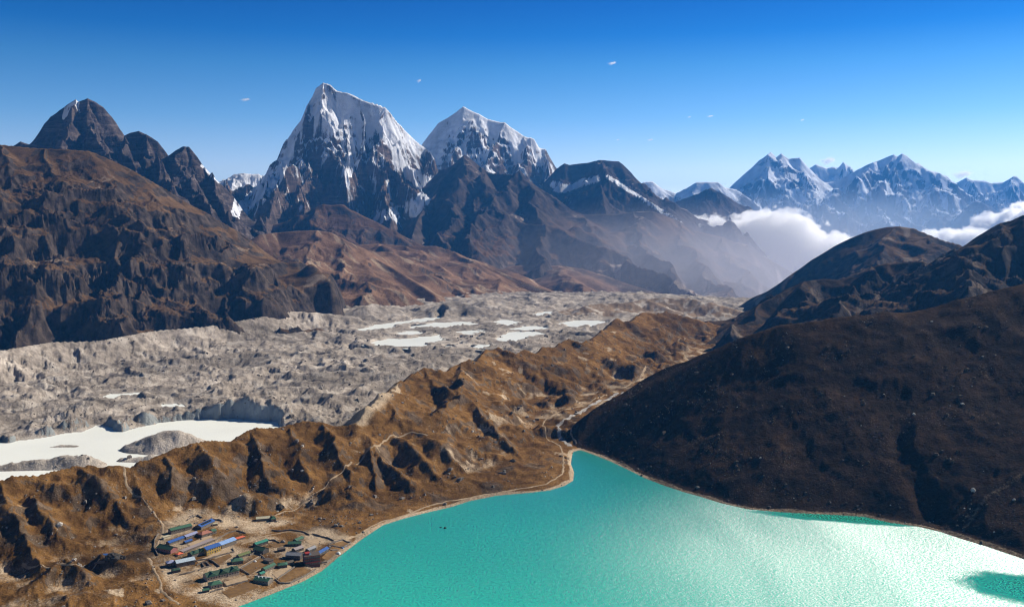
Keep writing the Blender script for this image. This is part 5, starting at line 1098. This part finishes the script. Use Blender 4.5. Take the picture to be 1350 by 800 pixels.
def ok_moraine(x, y, r_):
    d = poly_sd(x, y, LAKE); nn = fbm(x / 45, y / 45, 4, 151); v = poly_sd(x, y, VIL)
    px = x / y * 1280 + 675
    p = np.clip(0.06 + 0.9 * sst(0.05, 0.55, nn), 0, 1) * np.where(v < 0, 0.8, 1)
    dC_, _, sd_ = seg_field(x, y, CREST)
    rub = np.exp(-((px - 345) / 60) ** 2) * np.exp(-((y - 1075) / 30) ** 2) + np.exp(-((px - 455) / 40) ** 2) * np.exp(-((y - 1060) / 25) ** 2)
    p = np.clip(p + rub, 0, 1)
    return (d > 1.5) & (poly_sd(x, y, BEHP) > 0) & (r_.uniform(0, 1, len(x)) < p) & clear(x, y) & (px < 900) & (hR(x, y) < 0.5 + fanM.sample(ZM, x, y))
scatter(fanM, ZM, ok_moraine, 8500, 0.5, 3.8, 3, 'boulders', 'grey stones scattered over the golden moraine slopes', M_rock)
scatter(fanM, ZM, lambda x, y, r_: ok_moraine(x, y, r_) & (r_.uniform(0, 1, len(x)) < 0.5), 1500, 0.45, 2.4, 4, 'boulders', 'pale stones scattered over the moraine and terrace', M_rockp)
scatter(fanM, ZM, lambda x, y, r_: (lambda d: (d > 0.3) & (d < 7))(poly_sd(x, y, LAKE)) & (x / y * 1280 + 675 < 760), 1400, 0.35, 1.5, 5, 'shore_stones', 'stones along the waterline below the village and moraine', M_rock, embed=0.1)
def ok_right(x, y, r_):
    d = poly_sd(x, y, LAKE); nn = fbm(x / 60, y / 60, 4, 152)
    return (d > 1.0) & (y < 1700) & (r_.uniform(0, 1, len(x)) < np.clip(0.08 + 0.9 * sst(0.0, 0.6, nn), 0, 1)) & (x / y * 1280 + 675 > 740)
scatter(fanR, ZR, ok_right, 6500, 0.45, 3.2, 6, 'boulders', 'grey stones scattered over the dark right hillside', flat_mat('hillside_stone', (0.085, 0.065, 0.05), 0.9, 0.6, 0.35))
scatter(fanR, ZR, ok_right, 160, 0.4, 1.7, 7, 'boulders', 'pale stones scattered over the dark right hillside', M_rockp)
scatter(fanR, ZR, lambda x, y, r_: (lambda d: (d > 0.3) & (d < 6))(poly_sd(x, y, LAKE)) & (x / y * 1280 + 675 > 755), 1200, 0.3, 1.4, 8, 'shore_stones', 'stones along the waterline below the dark hillside', M_rock, embed=0.1)
scatter(fanG, ZG, lambda x, y, r_: (y < 3300) & (poly_sd(x, y, BEHP) < -20) & (r_.uniform(0, 1, len(x)) < sst(-0.2, 0.5, fbm(x / 60, y / 60, 3, 153))) & (np.abs(fanG.sample(ZG, x, y) + 44) > 3), 5200, 1.0, 6.5, 9, 'glacier_boulders', 'grey boulders strewn over the glacier rubble', M_rock)

def big_rock(label, px, py, s, mat, h, z0=10, flat=0.7, seed=0, sink=0.3, n=1, spread=0, group=None):
    r_ = np.random.RandomState(seed); x, y, z = land(px, py, z0, h)
    bm = bmesh.new(); bmesh.ops.create_icosphere(bm, subdivisions=3, radius=1.0)
    off = r_.uniform(0, 50)
    for v in bm.verts:
        p = v.co; k = 1 + 0.38 * float(fbm(np.array([p.x * 1.3 + off + p.z]), np.array([p.y * 1.3 + off - p.z * .7]), 3, seed)[0])
        v.co = Vector((round(p.x * k * 3.2) / 3.2 * .4 + p.x * k * .6, p.y * k, (round(p.z * k * 2.6) / 2.6 * .5 + p.z * k * .5) * flat)) * s
    me = bpy.data.meshes.new('boulder'); bm.to_mesh(me); bm.free(); me.materials.append(mat)
    o = bpy.data.objects.new('boulder', me); link(o); o.location = (x, y, z + s * sink * flat); o.rotation_euler = (0, 0, r_.uniform(0, 6)); tag(o, label, 'boulder', group); return o
big_rock('big dark outcrop with a hut against it, left of the village', 150, 740, 6.5, M_rockd, hM, 20, 0.62, 1, 0.25)
big_rock('smaller dark boulder at the right end of the outcrop', 161, 736, 3.4, M_rockd, hM, 20, 0.6, 2)
big_rock('round pale boulder high on the left slope', 78, 692, 3.0, M_rockp, hM, 30, 0.8, 3)
big_rock('dark boulder at the foot of the moraine above the lone house', 369, 669, 4.2, M_rockd, hM, 12, 0.8, 4)
big_rock('pale pointed boulder alone on the lower right hillside', 1283, 647, 2.6, M_rockp, hR, 30, 0.9, 5)
big_rock('small white boulder near the right edge of the hillside', 1337, 659, 1.8, M_rockp, hR, 30, 0.7, 6)
big_rock('flat pale boulder high on the right hillside', 1269, 528, 2.2, M_rockp, hR, 120, 0.6, 7)
big_rock('pale boulder in the middle of the right hillside', 1205, 546, 2.0, M_rockp, hR, 100, 0.7, 8)
big_rock('boulder standing on the waterline below the dark hillside', 920, 643, 2.6, M_rock, hR, 1, 0.7, 9)
big_rock('grey boulder on the crest of the right hillside, left of two', 1170, 417, 3.6, M_rock, hR, 180, 0.5, 10)
big_rock('grey boulder on the crest of the right hillside, right of two', 1192, 419, 4.2, M_rock, hR, 180, 0.5, 11)
big_rock('dark boulder above the shore path on the moraine', 676, 608, 3.8, M_rockd, hM, 20, 0.6, 12)
big_rock('rock tip breaking the lake surface, left of two', 581, 695, 1.1, M_rockd, lambda x, y: 0.0, 0, 0.7, 13, 0.1)
big_rock('larger rock tip breaking the lake surface, right of two', 586.5, 696, 1.6, M_rockd, lambda x, y: 0.0, 0, 0.9, 14, 0.1)
big_rock('white boulder by the path at the left end of the village terrace', 98, 738, 1.8, M_rockp, hM, 20, 0.8, 15)

# ================================================================== clouds
def cloud_mat(name, dens, scale, mode, **k):
    m = bpy.data.materials.new(name); m.use_nodes = True; nt = m.node_tree; nt.nodes.clear()
    o = N(nt, 'ShaderNodeOutputMaterial'); pv = N(nt, 'ShaderNodeVolumePrincipled'); pv.inputs['Color'].default_value = (1, 1, 1, 1); pv.inputs['Anisotropy'].default_value = 0.5
    tc = N(nt, 'ShaderNodeTexCoord'); V = tc.outputs['Object']
    n1 = noise(nt, V, scale, 8, 0.58, 0.3)
    if mode == 'blob':                                   # V is in unit-sphere space
        ln = N(nt, 'ShaderNodeVectorMath', operation='LENGTH'); nt.links.new(V, ln.inputs[0])
        a = N(nt, 'ShaderNodeMath', operation='MULTIPLY_ADD'); nt.links.new(n1, a.inputs[0]); a.inputs[1].default_value = k.get('amp', 1.6); a.inputs[2].default_value = k.get('off', -0.45)
        s_ = N(nt, 'ShaderNodeMath', operation='SUBTRACT'); nt.links.new(a.outputs[0], s_.inputs[0]); nt.links.new(ln.outputs['Value'], s_.inputs[1])
        f = ramp(nt, s_.outputs[0], 0.0, k.get('soft', 0.35))
        inv = ramp(nt, ln.outputs['Value'], 1.0, 0.8); mu = N(nt, 'ShaderNodeMath', operation='MULTIPLY'); nt.links.new(f, mu.inputs[0]); nt.links.new(inv, mu.inputs[1]); f = mu.outputs[0]
    else:                                                # bank: a top line along x
        sp_ = N(nt, 'ShaderNodeSeparateXYZ'); nt.links.new(V, sp_.inputs[0])
        fc = N(nt, 'ShaderNodeFloatCurve'); mr = N(nt, 'ShaderNodeMapRange'); mr.inputs['From Min'].default_value = k['x0']; mr.inputs['From Max'].default_value = k['x1']; nt.links.new(sp_.outputs[0], mr.inputs['Value'])
        cv = fc.mapping.curves[0]; pts = k['top']
        cv.points[0].location = pts[0]; cv.points[1].location = pts[-1]
        for p in pts[1:-1]: cv.points.new(*p)
        fc.mapping.update(); nt.links.new(mr.outputs[0], fc.inputs['Value'])
        tz = N(nt, 'ShaderNodeMapRange'); tz.inputs['To Min'].default_value = k['z0']; tz.inputs['To Max'].default_value = k['z1']; nt.links.new(fc.outputs[0], tz.inputs['Value'])
        s_ = N(nt, 'ShaderNodeMath', operation='SUBTRACT'); nt.links.new(tz.outputs[0], s_.inputs[0]); nt.links.new(sp_.outputs[2], s_.inputs[1])
        a = N(nt, 'ShaderNodeMath', operation='MULTIPLY_ADD'); nt.links.new(n1, a.inputs[0]); a.inputs[1].default_value = k['bump']; a.inputs[2].default_value = -k['bump'] * 0.5
        ad = N(nt, 'ShaderNodeMath', operation='ADD'); nt.links.new(s_.outputs[0], ad.inputs[0]); nt.links.new(a.outputs[0], ad.inputs[1])
        f = ramp(nt, ad.outputs[0], 0.0, k.get('soft', 30.))
    d = N(nt, 'ShaderNodeMath', operation='MULTIPLY'); nt.links.new(f, d.inputs[0]); d.inputs[1].default_value = dens
    nt.links.new(d.outputs[0], pv.inputs['Density']); nt.links.new(pv.outputs[0], o.inputs['Volume'])
    try: m.cycles.volume_step_rate = k.get('step', 0.35)
    except Exception as e: print(e)
    return m
def blob_cloud(label, px, py, D, rx, ry, rz_, dens, scale=1.6, group=None, **k):
    me = bpy.data.meshes.new('cloud'); bm = bmesh.new(); bmesh.ops.create_icosphere(bm, subdivisions=3, radius=1.0); bm.to_mesh(me); bm.free()
    o = bpy.data.objects.new('cloud', me); link(o); o.location = P(px, py, D); o.scale = (rx, ry, rz_)
    me.materials.append(cloud_mat('cloud_vapour', dens, scale, 'blob', **k)); tag(o, label, 'cloud', group); return o
def bank(label, xa, xb, ya, yb, za, zb, dens, **k):
    v = [(x, y, z) for z in (za, zb) for y in (ya, yb) for x in (xa, xb)]
    m = cloud_mat('cloud_bank_vapour', dens, k.pop('scale'), 'bank', x0=xa, x1=xb, **k)
    o = simple_mesh('cloud', v, [(0, 2, 3, 1), (4, 5, 7, 6), (0, 1, 5, 4), (2, 6, 7, 3), (0, 4, 6, 2), (1, 3, 7, 5)], m); tag(o, label, 'cloud'); return o
BD = 10900.
def bx_(px, D=BD): return (px - 675) / 1280 * D
def bz_(py, D=BD): return 330 + (301 - py) / 1280 * D
xa, xb = bx_(840), bx_(1125); za, zb = -322., bz_(262)
top = [(px, py) for px, py in [(840, 372), (885, 352), (905, 308), (920, 297), (930, 295), (950, 296), (975, 293), (990, 289), (1005, 284), (1020, 287), (1035, 288), (1045, 296), (1060, 303), (1080, 313), (1100, 318), (1125, 330)]]
tp = [((bx_(px) - xa) / (xb - xa), (bz_(py) - za) / (zb - za)) for px, py in top]
bank('big bright white cloud bank filling the valley below the far blue range', xa, xb, 10100, 12300, za, zb, 0.02, scale=1 / 300., top=tp, z0=za, z1=zb, bump=700., soft=25., step=0.06)
BD2 = 14500.
xa, xb = bx_(1205, BD2), bx_(1400, BD2); zb = bz_(262, BD2)
top = [(1205, 345), (1230, 320), (1250, 309), (1268, 305), (1285, 308), (1300, 312), (1318, 300), (1335, 285), (1350, 278), (1400, 270)]
tp = [((bx_(px, BD2) - xa) / (xb - xa), (bz_(py, BD2) - za) / (zb - za)) for px, py in top]
bank('low white cloud behind the stepped hillside at the right edge', xa, xb, 14100, 15600, za, zb, 0.016, scale=1 / 300., top=tp, z0=za, z1=zb, bump=780., soft=30., step=0.07)
blob_cloud('puff of cloud on the skyline between the two far summits', 1093, 211, 22300, 420, 300, 210, 0.02, 1.7)
blob_cloud('puff of cloud left of the far right snow peak', 1270, 229, 22600, 560, 350, 230, 0.016, 1.7)
for lb, px, py, D, rx, rz_ in [('tiny white wisp of cloud high above the middle of the range', 808, 83, 14500, 170, 60), ('tiny wisp of cloud above the tallest peak, on its left', 325, 131, 15500, 230, 55), ('tiny faint wisp between the two tall snow peaks', 553, 106, 15500, 110, 75),
                               ('left of two tiny wisps of cloud right of centre', 909, 154, 18500, 100, 45), ('right of two tiny wisps of cloud right of centre', 937, 153, 18500, 170, 48), ('tiny wisp of cloud lowest in the middle sky', 858, 184, 22500, 190, 60), ('small round wisp of cloud above the twin far summits', 1058, 158, 20500, 110, 60), ('faintest wisp of cloud near the serrated ridge', 815, 184, 22500, 110, 50)]:
    blob_cloud(lb, px, py, D, rx, rx * 0.6, rz_, 0.06, 1.4, 'small wisps of cloud in the blue sky', amp=2.0, off=-0.7, soft=0.6)
# mist lying in the valley
def mist(label, px, py, D, rx, ry, rz_, dens, col, rot=0):
    me = bpy.data.meshes.new('mist'); bm = bmesh.new(); bmesh.ops.create_icosphere(bm, subdivisions=4, radius=1.0); bm.to_mesh(me); bm.free()
    o = bpy.data.objects.new('mist', me); link(o); o.location = P(px, py, D); o.scale = (rx, ry, rz_); o.rotation_euler = (0, 0, rot)
    m = bpy.data.materials.new('valley_mist'); m.use_nodes = True; nt = m.node_tree; nt.nodes.clear(); oo = N(nt, 'ShaderNodeOutputMaterial'); pv = N(nt, 'ShaderNodeVolumePrincipled')
    pv.inputs['Color'].default_value = (*col, 1); pv.inputs['Anisotropy'].default_value = 0.4; nt.links.new(pv.outputs[0], oo.inputs['Volume'])
    tc = N(nt, 'ShaderNodeTexCoord'); ln = N(nt, 'ShaderNodeVectorMath', operation='LENGTH'); nt.links.new(tc.outputs['Object'], ln.inputs[0])
    mr = N(nt, 'ShaderNodeMapRange', interpolation_type='SMOOTHSTEP'); mr.inputs['From Min'].default_value = 1.0; mr.inputs['From Max'].default_value = 0.1; mr.inputs['To Max'].default_value = dens; nt.links.new(ln.outputs['Value'], mr.inputs['Value']); nt.links.new(mr.outputs[0], pv.inputs['Density'])
    me.materials.append(m); tag(o, label, None, None, 'stuff')
mist('pale mist lying in the valley below the long brown slope', 925, 375, 7600, 2400, 2500, 740, 4.0e-4, (0.88, 0.88, 1.0))
mist('pale mist at the foot of the far blue range', 1120, 300, 17500, 4600, 2400, 900, 2.4e-4, (0.7, 0.82, 1.0))
#@@DETAILS_END

# ================================================================== haze
def haze():
    x0, x1, y0, y1, z0, z1 = -26100, 26100, -4100, 40100, -332, 2140
    v = [(x, y, z) for z in (z0, z1) for y in (y0, y1) for x in (x0, x1)]
    f = [(0, 2, 3, 1), (4, 5, 7, 6), (0, 1, 5, 4), (2, 6, 7, 3), (0, 4, 6, 2), (1, 3, 7, 5)]
    m = bpy.data.materials.new('thin_blue_air'); m.use_nodes = True; nt = m.node_tree; nt.nodes.clear()
    o_ = N(nt, 'ShaderNodeOutputMaterial'); pv = N(nt, 'ShaderNodeVolumePrincipled')
    pv.inputs['Color'].default_value = (0.08, 0.38, 1.0, 1); pv.inputs['Density'].default_value = 2.3e-5; pv.inputs['Anisotropy'].default_value = 0.25
    nt.links.new(pv.outputs[0], o_.inputs['Volume'])
    o = simple_mesh('haze', v, f, m); tag(o, kind='stuff')
haze()
print('verts', sum(len(m.vertices) for m in bpy.data.meshes), 'polys', sum(len(m.polygons) for m in bpy.data.meshes))
